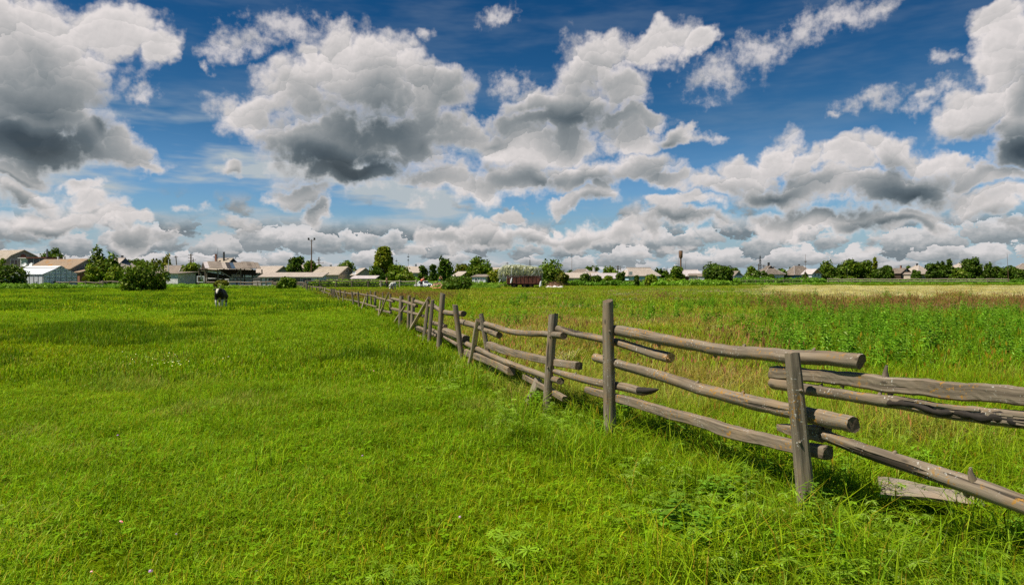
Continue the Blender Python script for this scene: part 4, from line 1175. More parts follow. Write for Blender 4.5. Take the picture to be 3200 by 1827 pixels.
TREES = [
 ('elder_bush','dark elder bush with white blossom at the left edge, beside the greenhouse','bush',26,830,100,114,'bush',DK,(.6,.6,.5)),
 ('tree','bright leafy tree top at the left edge in front of the gambrel house','tree',4,808,44,119,'round',LT,None),
 ('tree','bushy tree hiding the lower gable wall of the gambrel house','tree',50,832,60,117,'round',MD,None),
 ('tree','broad walnut tree rising behind the long tan-roofed farmhouse','tree',172,779,84,185,'round',DK,None),
 ('tree','tallest dark tree with upright shoots to the right of the greenhouse','tree',326,776,104,130,'spiky',MD,None),
 ('tree','low leafy tree at the foot of the tall tree with upright shoots','tree',290,832,66,125,'round',LT,None),
 ('tree','thin sparse fruit tree in front of the half-hipped pink roof','tree',362,832,74,122,'round',LT,None),
 ('round_bush','big dense round bush standing alone at the edge of the pasture','bush',457,819,136,85,'bush',MD,None),
 ('tree','tree crown showing above the big round bush','tree',428,812,74,160,'round',MD,None),
 ('tree','reddish-green spiky tree above the white garage','tree',507,803,74,165,'spiky',OL,None),
 ('tree','rounded tree between the white garage and the open shed','tree',590,822,64,138,'round',LT,None),
 ('tree','small dark tree tight against the left end of the open shed','tree',611,846,30,139,'round',DK,None),
 ('bush','low bush in front of the long corrugated-roof outbuilding','bush',896,867,64,106,'bush',MD,None),
 ('bush','yellow-brown scrub bush in front of the open shed','bush',690,876,44,112,'bush',OL,None),
 ('tree','leafy tree above the left half of the long outbuilding','tree',924,802,58,150,'round',DK,None),
 ('tree','tree crown just right of the tall floodlight pole','tree',968,815,44,172,'round',MD,None),
 ('tree','small tree beside the cross-armed utility pole','tree',1000,828,38,172,'round',DK,None),
 ('tree','wide domed tree behind the grey-gabled roof','tree',1084,817,80,185,'round',MD,None),
 ('weeping_birch','tall weeping birch standing above all the other trees','tree',1201,771,66,150,'weeping',(.19, .245, .012),None),
 ('tree','dark tree at the foot of the weeping birch','tree',1176,832,70,140,'round',DK,None),
 ('tree','broad tree right of the weeping birch','tree',1244,828,78,148,'round',MD,None),
 ('bush','light green bush behind the pale rail fence','bush',1268,848,64,128,'bush',LT,None),
 ('tree','left one of a pair of dark slim trees beside the tan gable','tree',1324,830,34,150,'round',DK,None),
 ('tree','right one of a pair of dark slim trees beside the tan gable','tree',1351,827,38,150,'round',DK,None),
 ('tree','tall dark pear-shaped tree above the man in blue jeans','tree',1392,804,50,134,'spiky',DK,None),
 ('bush','large dark sprawling bush left of the hay trailer','bush',1433,862,94,93,'bush',DK,None),
 ('bush','lower dark bush in front of the sprawling bush','bush',1412,882,60,90,'bush',DK,None),
 ('tree','airy pale green tree behind the sprawling bush','tree',1444,826,58,155,'round',OL,None),
 ('tree','large spreading tree left of the hay trailer','tree',1498,806,92,148,'round',MD,None),
 ('bush','yellow-green shrub at the left end of the hay trailer','bush',1548,842,54,128,'bush',YG,None),
 ('round_tree','dense round tree directly right of the hay trailer','tree',1713,814,82,138,'round',MD,None),
 ('bush','reddish-green shrub between the round tree and the tan sheds','bush',1752,848,52,136,'bush',OL,None),
 ('tree','small dark tree under the tall thin mast','tree',1784,846,44,180,'round',DK,None),
 ('tree','tree crown above the cluster of tan roofs','tree',1844,832,52,192,'round',DK,None),
 ('bush','dark shrub in front of the tan shed with a white gable','bush',1826,856,32,142,'bush',DK,None),
 ('bush','dark shrub in front of the hipped tan roof','bush',1864,861,36,142,'bush',DK,None),
 ('bush','thin light shrub in front of the low pale roof','bush',1900,862,34,142,'bush',LT,None),
 ('tree','rounded tree left of the pale blue house','tree',1906,834,64,165,'round',MD,None),
 ('tree','dark shrubby tree at the corner of the pale blue house','tree',1940,850,38,146,'round',DK,None),
 ('tree','spindly sapling in front of the pale blue wall','tree',1990,860,18,140,'round',DK,None),
 ('bush','light bush hiding the right end of the pale blue house','bush',2036,858,44,142,'bush',LT,None),
 ('tree','slim tree right of the pale blue house','tree',2055,840,34,172,'spiky',DK,None),
 ('tree','low tree between the pale blue house and the water tower','tree',2078,846,34,172,'round',MD,None),
 ('tree','bushy tree standing in front of the water tower','tree',2114,833,52,156,'round',MD,None),
 ('bush','pale scrub at the foot of the tree by the water tower','bush',2100,868,50,145,'bush',LT,None),
 ('tree','large dark tree hiding the right end of the white roof','tree',2240,824,104,152,'round',DK,None),
 ('tree','dark tree partly in front of the large dark tree','tree',2266,832,48,146,'round',DK,None),
 ('tree','lighter tree at the right of the large dark tree','tree',2296,838,36,175,'round',MD,None),
 ('tree','bushy tree right of the grey gabled shed','tree',2344,833,42,168,'round',MD,None),
 ('tree','dark low tree left of the white house with a hipped roof','tree',2364,845,36,158,'round',DK,None),
 ('tree','tree at the left corner of the white hipped-roof house','tree',2388,846,26,152,'round',DK,None),
 ('bush','bush against the front of the white hipped-roof house','bush',2408,857,28,152,'bush',DK,None),
 ('tree','tree right of the white hipped-roof house','tree',2440,841,42,162,'round',DK,None),
 ('tree','small spiky tree left of the old mossy roof','tree',2474,838,22,176,'spiky',MD,None),
 ('bush','bush between the blue wall and the orange gable','bush',2516,852,22,152,'bush',DK,None),
 ('tree','broad tree right of the orange-gabled house','tree',2588,818,72,165,'round',MD,None),
 ('tree','small tree tucked beside the orange gable','tree',2556,838,34,168,'round',DK,None),
 ('tree','highest rounded tree of the long tree row','tree',2662,813,66,166,'round',MD,None),
 ('tree','tree filling the dip between the two rounded trees of the row','tree',2628,828,46,168,'round',DK,None),
 ('tree','tree in the middle of the long tree row','tree',2702,816,58,166,'round',MD,None),
 ('poplar','slim poplar spire rising from the tree row','tree',2734,806,22,168,'column',YG,None),
 ('tree','dark tree at the right end of the tree row by the log cabin','tree',2770,830,50,166,'round',DK,None),
 ('tree','low tree touching the log cabin','tree',2748,838,44,160,'round',DK,None),
 ('tree','tree between the log cabin and the pink hipped roof','tree',2838,832,28,190,'round',MD,None),
 ('bush','round bush in front of the pink hipped roof','bush',2863,844,30,158,'bush',DK,None),
 ('tree','tree right of the pink hipped-roof house','tree',2918,824,52,166,'round',DK,None),
 ('tree','dark twin-topped tree left of the white house among trees','tree',2954,815,56,166,'spiky',DK,None),
 ('tree','lower tree in front of the white house among trees','tree',2996,838,46,160,'round',MD,None),
 ('tree','tall dark tree right of the white house among trees','tree',3034,809,68,166,'round',DK,None),
 ('tree','scrubby tree with bare twigs near the right edge','tree',3090,824,40,170,'spiky',DK,None),
 ('tree','low dark tree below the leaning mast','tree',3118,833,36,172,'round',DK,None),
 ('tree','wide low tree under the thin mast at the right','tree',3152,832,56,168,'round',DK,None),
 ('tree','low tree at the right edge below the brown roof','tree',3190,842,46,165,'round',DK,None),
]
for nm, lab, cat, px, top, w, d, st, rgb, dots in TREES:
    tree(nm, lab, cat, px, top, w, d, st, rgb, dots=dots, leaf=.22 if st != 'bush' else .17)

# ------------------------------------------------------------------ houses
def window(par, face, W, D, u, z, w, h, M=M_white, mull=1):
    """frame (with its pane as sub-part) on a wall: face 'front' is -y, 'right' +x, 'left' -x"""
    fr, pn = MB(), MB()
    t = .07
    def pos(du, dz, off):
        if face == 'front': return (u + du, -D / 2 - off, z + dz)
        if face == 'right': return (W / 2 + off, u + du, z + dz)
        return (-W / 2 - off, u + du, z + dz)
    def size(a, b, c): return (a, c, b) if face == 'front' else (c, a, b)
    for sg in (-1, 1):
        fr.box(pos(sg * (w / 2), 0, .03), size(t, h + t, .08))
        fr.box(pos(0, sg * (h / 2), .03), size(w - t, t, .08))
    for q in range(mull): fr.box(pos(w * ((q + 1) / (mull + 1) - .5), 0, .028), size(t * .7, h - t, .06))
    pn.box(pos(0, 0, .012), size(w - t * .5, h - t * .5, .03))
    f = fr.build('window_frame', M, par)
    pn.build('pane', M_glass, f)

def prism(mb, prof, x0, x1, mi=0):
    """solid with profile (y, z) extruded along x"""
    n = len(prof)
    vs = [(x0, y, z) for y, z in prof] + [(x1, y, z) for y, z in prof]
    fs = [tuple(range(n)), tuple(range(2 * n - 1, n - 1, -1))] + [(i, i + n, (i + 1) % n + n, (i + 1) % n) for i in range(n)]
    mb.add(vs, fs, mi)

def house(name, label, cat, px, d, W, D, eave, ridge, yaw, roof, wall, style='gable', gable=None, ov=.35, prof=None, chim=(), wins=(), hipk=.35, anchor_x=0.0, rlen=None):
    if px > 2275:
        d, W, D = d * 1.38, W * 1.38, D * 1.38
        wins = [(w_[0],) + tuple(q * 1.38 for q in w_[1:]) for w_ in wins]
        chim = [tuple(q * 1.38 for q in c_[:4]) + (c_[4],) for c_ in chim]
    hw, hr = HZ(eave, d), HZ(ridge, d)
    loc = G(px, d)
    t0 = thing(name, label, cat, loc, R(yaw), 'village houses and outbuildings')
    gm = gable or wall
    th = .09
    if style in ('gable', 'profile'):
        if prof is None: prof = [(-D / 2, hw), (0, hr), (D / 2, hw)]
        wl = MB()
        wl.box((0, 0, hw / 2), (W, D, hw))
        wl.build('wall', wall, t0)
        gb = MB()
        inner = [(y * .99, z - .02) for y, z in prof]
        prism(gb, [(-D / 2 * .985, hw + .003)] + inner[1:-1] + [(D / 2 * .985, hw + .003)], -W / 2 + .01, W / 2 - .01)
        gb.build('gable', gm, t0)
        rf = MB()
        s0 = (prof[1][1] - prof[0][1]) / (prof[1][0] - prof[0][0])
        s1 = (prof[-1][1] - prof[-2][1]) / (prof[-1][0] - prof[-2][0])
        lo = [(prof[0][0] - ov, prof[0][1] - ov * s0)] + list(prof[1:-1]) + [(prof[-1][0] + ov, prof[-1][1] + ov * s1)]
        sheet = [(y, z + .01) for y, z in lo] + [(y, z + .01 + th) for y, z in lo[::-1]]
        n = len(lo)
        for i in range(n - 1):
            prism(rf, [lo[i], lo[i + 1], (lo[i + 1][0], lo[i + 1][1] + th), (lo[i][0], lo[i][1] + th)], -W / 2 - ov, W / 2 + ov)
        ro = rf.build('roof', roof, t0)
        for sx in (-1, 1):
            bb = MB()
            for i in range(n - 1):
                bb.bar((sx * (W / 2 + ov + .02), lo[i][0], lo[i][1] - .02), (sx * (W / 2 + ov + .02), lo[i + 1][0], lo[i + 1][1] - .02), .035, .15)
            bb.build('barge_board', M_palewood if wall is not M_log else M_log, t0)
    else:
        wl = MB(); wl.box((0, 0, hw / 2), (W, D, hw)); wl.build('wall', wall, t0)
        a = rlen / 2 if rlen else W * .5 * hipk
        e = ov; k = (hr - hw) / (D / 2); ze = hw - e * k
        hg = hr - (hr - hw) * (.34 if style == 'halfhip' else 0.0)
        yg = D / 2 * (hr - hg) / (hr - hw)
        X, Y = W / 2 + e, D / 2 + e
        V = [(-X, -Y, ze), (X, -Y, ze), (X, Y, ze), (-X, Y, ze), (a, 0, hr), (-a, 0, hr), (a, -yg, hg), (a, yg, hg), (-a, -yg, hg), (-a, yg, hg)]
        rf = MB()
        if style == 'halfhip':
            fs = [(0, 1, 6, 4, 5, 8), (2, 3, 9, 5, 4, 7), (1, 2, 7, 6), (3, 0, 8, 9)]
        else:
            fs = [(0, 1, 4, 5), (2, 3, 5, 4), (1, 2, 4), (3, 0, 5)]
        V2 = [(x, y, z - .1) for x, y, z in V[:4]]
        rf.add(V + V2, fs + [(1, 0, 10, 11), (2, 1, 11, 12), (3, 2, 12, 13), (0, 3, 13, 10), (10, 13, 12, 11)])
        rf.build('roof', roof, t0)
        if style == 'halfhip':
            gb = MB()
            for sx in (-1, 1):
                gb.add([(sx * (a - .02), -yg * .97, hg), (sx * (a - .02), yg * .97, hg), (sx * (a - .02), 0, hr - .05), (sx * (a - .3), -yg * .97, hg), (sx * (a - .3), yg * .97, hg), (sx * (a - .3), 0, hr - .05)], [(0, 1, 2), (3, 5, 4), (0, 2, 5, 3), (1, 4, 5, 2), (0, 3, 4, 1)])
            gb.build('gable', gm, t0)
        cap = MB(); cap.tube([(-a - .1, 0, hr + .03), (a + .1, 0, hr + .03)], [.09, .09], n=6)
        for cx_ in ((1, -1), (1, 1), (-1, -1), (-1, 1)):
            cap.tube([(cx_[0] * a, cx_[1] * yg, hg + .02), (cx_[0] * X, cx_[1] * Y, ze + .05)], [.08, .08], n=6)
        cap.build('ridge_cap', M_whiteroof, t0)
    for c in chim:
        cx_, cy_, w_, h_, m_ = c
        mb = MB(); zb = hr - abs(cy_) * (hr - hw) / (D / 2) - .4
        mb.box((cx_, cy_, zb + (h_ + .4) / 2), (w_, w_, h_ + .4))
        mb.box((cx_, cy_, zb + h_ + .4 + .05), (w_ * 1.25, w_ * 1.25, .1))
        mb.build('chimney', m_, t0)
    for wn in wins: window(t0, wn[0], W, D, *wn[1:])
    return t0

# far left: gambrel house with its glazed annex
s = 150 / F
h1 = house('gambrel_house', 'tan gambrel-roofed house with a grey gable and round attic window at the left edge', 'house', 5, 152, 14, 8.2, 818, 783, -22, M_slate, M_beige, 'profile', M_grey,
      prof=[(-4.1, HZ(818, 152)), (-2.75, HZ(801, 152)), (0, HZ(783, 152)), (2.75, HZ(801, 152)), (4.1, HZ(818, 152))], wins=[('right', -1.9, 4.6, 1.5, 1.9)])
mb = MB(); mb.tube([(7.0, 0, 6.2), (7.06, 0, 6.2)], [.55, .55], n=18); mb.build('round_window', M_redbrown, h1)
a1_ = thing('glazed_annex', 'flat-roofed annex with a dark glazed veranda and brown roof edge beside the gambrel house', 'house', G(126, 146), R(-8), 'village houses and outbuildings')
m = MB(); m.box((-.3, 0, 2.0), (5.0, 4, 4.0)); m.build('wall', M_beige, a1_)
m = MB(); m.box((-2.0, -.06, 4.85), (1.5, 4.0, 1.7)); m.build('white_wall', M_plaster, a1_)
m = MB(); m.box((.95, -.02, 4.85), (4.1, 3.9, 1.65)); vg = m.build('veranda_glazing', M_glass, a1_)
m = MB()
for x_ in (-1.1, .3, 1.6, 3.0): m.box((x_, -2.0, 4.85), (.07, .08, 1.7))
m.box((.95, -2.0, 4.05), (4.2, .09, .1)); m.build('glazing_bars', M_white, vg)
m = MB(); m.box((.3, 0, 5.82), (6.2, 4.6, .22)); m.build('roof', M_redbrown, a1_)
m = MB(); m.box((-2.1, -2.35, 5.75), (1.9, .06, .14)); m.build('fascia', M_white, a1_)
m = MB(); m.tube([(1.2, .4, 5.9), (1.2, .4, 7.4)], [.16, .16], n=10); m.tube([(1.2, .4, 7.4), (1.2, .4, 7.7)], [.24, .18], n=10); m.build('chimney', M_metal, a1_)

def dish(label, px, py, d, r, az=200, el=25, mat=M_white):
    t0 = thing('satellite_dish', label, 'satellite dish', P(px, py, d), 0, 'satellite dishes on the houses')
    mb = MB(); nr, nt = 5, 18
    ax = Vector((math.sin(R(az)) * math.cos(R(el)), math.cos(R(az)) * math.cos(R(el)), math.sin(R(el))))
    u = ax.cross(Vector((0, 0, 1))).normalized(); v = u.cross(ax)
    vs = [tuple(-ax * .22 * r)] + [tuple((u * math.cos(6.2832 * k / nt) + v * math.sin(6.2832 * k / nt)) * r * i / nr + ax * (.22 * r * ((i / nr) ** 2 - 1))) for i in range(1, nr + 1) for k in range(nt)]
    fs = [(0, 1 + k, 1 + (k + 1) % nt) for k in range(nt)] + [(1 + i * nt + k, 1 + (i + 1) * nt + k, 1 + (i + 1) * nt + (k + 1) % nt, 1 + i * nt + (k + 1) % nt) for i in range(nr - 1) for k in range(nt)]
    mb.add(vs, fs, smooth=True); mb.build('reflector', mat, t0)
    mb = MB(); mb.tube([tuple(-v * r * .9), tuple(ax * r * .9)], [.025, .025], n=6); mb.box(tuple(ax * r * .9), (.12, .12, .16)); mb.build('feed_arm', M_metal, t0)
    mb = MB(); mb.tube([tuple(-ax * .2 * r), tuple(-ax * .5 * r - v * r * .4), tuple(-ax * .5 * r + Vector((0, 0, -r * 1.5)))], [.04, .04, .04], n=6); mb.build('bracket', M_metal, t0)
    return t0
dish('big white dish in front of the glazed veranda', 95.5, 827, 143, .48)
dish('white dish against the white wall of the annex', 76, 826, 143, .40, az=185)
dish('white dish beside the pale pointed gable', 1106.5, 852, 140, .38, az=160, el=20)

h2 = house('farmhouse', 'long farmhouse under a tan roof with an orange lichen stain at its lower corner', 'house', 206, 141, 11.5, 6.6, 838, 810.5, -21, M_slate_rust, M_beige, 'gable', M_grey, ov=.5, chim=[(-2.2, 0, .22, .5, M_white), (-.6, .1, .3, .55, M_white)], wins=[('right', 0, 4.1, .9, .7)])
pr = house('lean_to_porch', 'low orange-tan lean-to roof at the right end of the farmhouse', 'porch', 252, 137, 3.4, 3.0, 851, 840, -21, M_slate_rust, M_brick, 'profile', ov=.25, prof=[(-1.5, HZ(851, 137)), (0, HZ(845, 137)), (1.5, HZ(840, 137))])
# greenhouse
M_film, t = new_mat('greenhouse_film')
fc = t.ramp(t.noise(t.n('ShaderNodeTexCoord').outputs['Object'], 1.6, 5, .6), [(.3, (.76, .80, .84)), (.7, (.92, .93, .94))])
out(t, t.n('ShaderNodeMixShader', {0: .45, 1: t.n('ShaderNodeBsdfDiffuse', {'Color': fc}).outputs[0], 2: t.n('ShaderNodeBsdfTranslucent', {'Color': fc}).outputs[0]}).outputs[0])
GL = 8.0; gd = 122; ge, gr = HZ(857, gd), HZ(834, gd)
gh = thing('greenhouse', 'white film-covered greenhouse with a ridge roof and latticed gable', 'greenhouse', G(139, gd), R(-21), 'village houses and outbuildings')
m = MB()
for sg in (-1, 1):
    m.box((0, sg * 2.99, ge / 2), (GL, .02, ge)); m.box((sg * (GL / 2 - .01), 0, ge / 2), (.02, 5.95, ge))
m.build('wall', M_film, gh)
for sg in (-1, 1):
    m = MB(); prism(m, [(-3.0, ge + .003), (0, gr), (3.0, ge + .003)], sg * GL / 2 - .01, sg * GL / 2 + .01); m.build('gable', M_film, gh)
m = MB()
for sg in (-1, 1): prism(m, [(sg * 3.15, ge - .03), (sg * .55, gr - .23), (sg * .55, gr - .17), (sg * 3.15, ge + .03)][::sg], -GL / 2 - .1, GL / 2 + .1)
m.build('roof', M_film, gh)
m = MB()
for sg in (-1, 1): prism(m, [(sg * .62, gr - .10), (0, gr + .12), (0, gr + .18), (sg * .62, gr - .04)][::sg], -GL / 2 - .1, GL / 2 + .1)
m.build('ridge_vent', M_white, gh)
m = MB()
for q in range(7):
    y_ = -3 + q; zt = ge + (gr - ge) * (1 - abs(y_) / 3)
    m.box((GL / 2 + .02, y_, zt / 2), (.05, .07, zt))
for z_ in (.9, 1.7, ge, ge + .6): 
    wd = 6 if z_ <= ge else 6 * (1 - (z_ - ge) / (gr - ge))
    m.box((GL / 2 + .05, 0, z_), (.05, wd, .06))
for q in range(8): m.box((-GL / 2 + .2 + q * (GL - .4) / 7, -3.03, ge / 2), (.07, .05, ge))
for sg in (-1, 1): m.bar((GL / 2 + .11, sg * 3.15, ge), (GL / 2 + .11, 0, gr + .05), .06, .1)
m.build('frame', M_metal, gh)

h4 = house('house', 'half-hipped house with a pinkish roof and small blue attic gable behind trees', 'house', 374, 152, 8.5, 7.5, 852, 806, -24, M_slate2, M_plaster, 'halfhip', M_bluegable, hipk=.42, chim=[(.4, .3, .35, .7, M_darkmetal)])
h6 = house('garage', 'white-walled garage with a low tan roof left of the open shed', 'garage', 556, 134, 4.2, 4.5, 855, 851, -18, M_slate3, M_plaster, 'profile', ov=.35, prof=[(-2.25, HZ(855, 134)), (0, HZ(852.5, 134)), (2.25, HZ(850, 134))])
h6b = house('house', 'brown hipped roof rising behind the white garage', 'house', 545, 152, 9, 8, 858, 830, -18, M_slate3, M_plaster, 'hip', hipk=.45, chim=[(-2.6, -1.5, .3, 1.0, M_metal)])
h7 = house('house', 'house with a small black attic gable seen over the open shed roof', 'house', 706, 172, 9, 8, 842, 806.5, -20, M_slate, M_plaster, 'halfhip', M_darkgable, hipk=.5, chim=[(.2, -.9, .3, 2.0, M_darkmetal), (-1.6, -1.6, .35, 2.0, M_brick)])
h8 = house('outbuilding', 'long low outbuilding with a light corrugated roof and white wall panels', 'outbuilding', 918, 127, 11.0, 3.4, 864.5, 856, -2, M_slate2, M_plaster, 'profile', ov=.3, prof=[(-1.7, HZ(865, 127)), (0, HZ(858.5, 127)), (1.7, HZ(853, 127))], wins=[('front', -3.5, 1.35, 1.0, .7), ('front', .2, 1.35, 1.0, .7), ('front', 3.0, 1.35, 1.6, .7)])
for x_, w_ in ((-5.3, .16), (-4.4, .16), (-2.6, 1.1), (-1.0, .16), (1.25, 1.0), (2.05, .16), (4.9, .16)):
    m = MB(); m.box((x_, -1.75, .85), (w_, .1, 1.7)); m.build('dark_board', M_farwood, h8)
h8b = house('house', 'pink-brown gabled roof to the right of the open shed', 'house', 850, 158, 6.0, 5.5, 853, 832, -24, M_slate2, M_grey, 'gable', M_grey)
h8c = house('house', 'small tan roof behind the leafy tree by the floodlight pole', 'house', 958, 180, 5.0, 5.5, 846, 827, -24, M_slate, M_plaster, 'gable', M_grey)
h9 = house('house', 'long tan roof with a grey attic gable right of the long outbuilding', 'house', 1043, 150, 6.6, 6.0, 857, 833.5, -22, M_slate, M_cream, 'gable', M_grey, chim=[(-1, .3, .3, .5, M_metal)], wins=[('right', 0, 3.3, .9, .9)])
h10 = house('house', 'pale pointed gable facing the pasture with a tan roof running back', 'house', 1133, 146, 5.5, 3.6, 858, 838.5, -66, M_slate2, M_cream, 'gable', M_cream, ov=.25)
h10b = house('shed', 'low shed under a white sheet roof beyond the shrubs', 'shed', 1140, 134, 4.2, 2.2, 870, 863, -4, M_whiteroof, M_plaster, 'profile', prof=[(-1.1, HZ(870, 134)), (0, HZ(866, 134)), (1.1, HZ(863, 134))])
h11 = house('house', 'pink-tan roof among trees behind the white car', 'house', 1296, 165, 4.2, 4.0, 850, 833, -20, M_slate2, M_cream, 'gable', M_cream, chim=[(.3, 0, .3, .5, M_metal)])
h12 = house('house', 'small tan gable left of the sprawling bush', 'house', 1446, 150, 3.6, 3.4, 864, 849, -58, M_slate2, M_cream, 'gable', M_slate2)
h13 = house('shed', 'small whitewashed shed with a dark opening left of the hay trailer', 'shed', 1504, 128, 2.6, 2.4, 865, 859, -20, M_slate3, M_plaster, 'profile', ov=.2, prof=[(-1.2, HZ(865, 128)), (0, HZ(862, 128)), (1.2, HZ(859, 128))], wins=[('front', -.5, 1.35, .5, .5), ('front', .5, 1.35, .4, .5)])
h14 = house('house', 'corner of a pink roof showing left of the hay load', 'house', 1560, 168, 2.6, 3.0, 850, 836, -15, M_slate2, M_cream, 'gable', M_cream)
# middle cluster
h15 = house('shed', 'low tan shed with a rounded white gable end', 'shed', 1800, 152, 4.6, 4.0, 866.5, 853, -32, M_slate2, M_cream, 'gable', M_plaster)
h15b = house('house', 'tan hipped roof behind the white-gabled shed', 'house', 1818, 176, 5.5, 5.5, 856, 841, -15, M_slate3, M_cream, 'hip', hipk=.4)
h15c = house('house', 'tan hipped roof between the white-gabled shed and the low pale roof', 'house', 1848, 160, 5.6, 5.0, 865, 848, 12, M_slate, M_cream, 'hip', hipk=.4, chim=[(.6, 0, .4, .9, M_white)])
h15d = house('shed', 'long low pale tan roof left of the blue house', 'shed', 1888, 155, 5.2, 3.5, 868, 854, 4, M_whiteroof, M_cream, 'gable', M_cream)
h16 = house('blue_house', 'pale blue house under a broad tan roof with a dark attic end', 'house', 1995, 160, 7.4, 6.0, 859.5, 836, 14, M_slate2, M_cyan, 'halfhip', M_plaster, hipk=.80, ov=.3, wins=[('front', 1.0, 1.85, .8, 1.1)])
m = MB(); m.box((-3.2, -3.03, 2.3), (.8, .06, 1.6)); m.build('white_wall', M_plaster, h16)
h17 = house('house', 'house with a pale white roof right of the water tower', 'house', 2158, 172, 5.2, 5.0, 860, 843, -14, M_whiteroof, M_redbrown, 'hip', hipk=.6)
h17b = house('shed', 'cream shed with a slanting tan roof in front of the pale white roof', 'shed', 2173, 154, 2.6, 2.6, 861, 856, -18, M_slate3, M_cream, 'profile', ov=.25, prof=[(-1.3, HZ(861, 154)), (0, HZ(858.5, 154)), (1.3, HZ(856, 154))])
h17c = house('shed', 'small white shed next to the large dark tree', 'shed', 2191, 152, 1.2, 1.6, 864, 860, -10, M_slate3, M_plaster, 'gable', M_plaster, ov=.1)
h18 = house('shed', 'little grey-gabled shed with a white wall among trees', 'shed', 2300, 158, 2.4, 2.0, 861, 847, -82, M_slate3, M_plaster, 'gable', M_grey, ov=.2)
h19 = house('white_house', 'white house under a brown hipped roof with a dark attic vent', 'house', 2402, 160, 5.0, 4.6, 854, 830.5, -80, M_slate_old, M_plaster, 'halfhip', M_darkgable, hipk=.40, ov=.4, chim=[(0, 0, .35, .7, M_darkmetal)])
h20 = house('old_house', 'old house with a mossy brown roof and blue wall', 'house', 2496, 163, 5.0, 4.8, 856, 831, 10, M_slate_old, M_blue, 'hip', hipk=.46, ov=.4, chim=[(.2, .2, .3, .5, M_darkmetal)])
h20b = house('house', 'small house with an orange-painted gable beside the mossy roof', 'house', 2536, 156, 3.0, 2.6, 855.5, 841, -70, M_whiteroof, M_plaster, 'gable', M_orange, ov=.25, wins=[('right', -.4, 1.9, .5, .7), ('right', .5, 1.9, .5, .7)])
h21 = house('log_cabin', 'dark brown log cabin with white-framed windows and a front gable', 'cabin', 2812, 168, 3.6, 3.2, 853, 838, -72, M_slate_old, M_log, 'gable', M_log, ov=.3, chim=[(.3, 0, .3, .6, M_brick)], wins=[('right', -.9, 1.9, .7, 1.1), ('right', .75, 1.9, .5, 1.1), ('right', 0, 3.2, .4, .7)])
h22 = house('house', 'house under a pink hipped roof right of the log cabin', 'house', 2866, 172, 5.2, 4.8, 853, 829, -74, M_slate2, M_plaster, 'hip', hipk=.18, ov=.4, chim=[(0, 0, .3, .4, M_darkmetal)], wins=[('right', 1.5, 1.8, .6, .9), ('right', .4, 1.8, .6, .9)])
h22b = house('shed', 'small tan lean-to between the log cabin and the pink hipped roof', 'shed', 2840, 165, 1.6, 1.4, 857, 851, -60, M_slate3, M_cream, 'gable', M_cream, ov=.2)
h23 = house('house', 'white house with a pale hipped roof almost hidden between dark trees', 'house', 3002, 175, 3.8, 3.6, 834.5, 822, -70, M_slate2, M_plaster, 'halfhip', M_darkgable, hipk=.35, ov=.3)
h24 = house('house', 'brown hipped roof cut off by the right edge', 'house', 3208, 172, 5.5, 5.0, 843, 823, -20, M_slate3, M_plaster, 'hip', hipk=.35)

# ------------------------------------------------------------------ the open shed
sd_ = 134.0; TH = R(30)
shed = thing('open_shed', 'open cattle shed of grey posts and boards under a patchy corrugated roof', 'shed', G(716, sd_), TH, 'village houses and outbuildings')
def L(px, py, dy=0.0):
    """local point of the shed at depth dy that shows at the pixel"""
    x = 0.0
    for _ in range(6):
        d_ = sd_ + x * math.sin(TH) + dy * math.cos(TH)
        x = ((px - CX) / F * d_ - (716 - CX) / F * sd_ + dy * math.sin(TH)) / math.cos(TH)
    return (x, dy, HZ(py, d_))
(x0, _, zr0), (x1, _, zr1) = L(634, 818), L(805, 817.5)
zr = (zr0 + zr1) / 2; zf = zr - 1.25; zb = zr - 1.1
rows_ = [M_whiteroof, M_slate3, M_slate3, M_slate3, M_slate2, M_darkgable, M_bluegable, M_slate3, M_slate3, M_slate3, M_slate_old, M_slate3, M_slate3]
n_ = len(rows_)
for i, mt in enumerate(rows_):
    mb = MB(); a, b = x0 + (x1 - x0) * i / n_, x0 + (x1 - x0) * (i + 1) / n_
    dz = .03 * (i % 2) + .12 * math.sin(i * .8) - .05
    vs = [(a, 0, zr + dz), (b + .06, 0, zr + dz), (b + .06, -3.3, zf + dz * .3), (a, -3.3, zf + dz * .3)]
    vs += [(x, y, z - .05) for x, y, z in vs]
    mb.add(vs, [(3, 2, 1, 0), (4, 5, 6, 7), (0, 1, 5, 4), (1, 2, 6, 5), (2, 3, 7, 6), (3, 0, 4, 7)])
    mb.build('roof_sheet', mt, shed)
mb = MB()
vs = [(x0, .02, zr - .12), (x1, .02, zr - .12), (x1, 2.7, zb), (x0, 2.7, zb)]
vs += [(x, y, z - .05) for x, y, z in vs]
mb.add(vs, [(0, 1, 2, 3), (7, 6, 5, 4), (0, 4, 5, 1), (1, 5, 6, 2), (2, 6, 7, 3), (3, 7, 4, 0)])
mb.build('rear_roof', M_slate3, shed)
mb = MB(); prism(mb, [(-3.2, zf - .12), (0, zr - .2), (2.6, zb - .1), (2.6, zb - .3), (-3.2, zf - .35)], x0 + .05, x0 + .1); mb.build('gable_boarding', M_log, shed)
for px, top, bot, dy in ((641.5, 829, 896, -1.0), (646.5, 827, 896, -1.2), (681, 842, 882, -2.6), (752, 838, 891, -2.8), (818.5, 842, 893, -2.8), (622, 838, 890, 2.4), (764, 840, 884, 2.4), (788, 840, 884, 2.4), (700, 838, 884, 2.4), (740, 840, 886, 2.4)):
    mb = MB(); a = L(px, top, dy); mb.tube([(a[0], dy, -.1), (a[0] + .03, dy, a[2] * .5), a], [.13, .12, .11], n=7, seed=int(px), rough=.06); mb.build('post', M_farwood, shed)
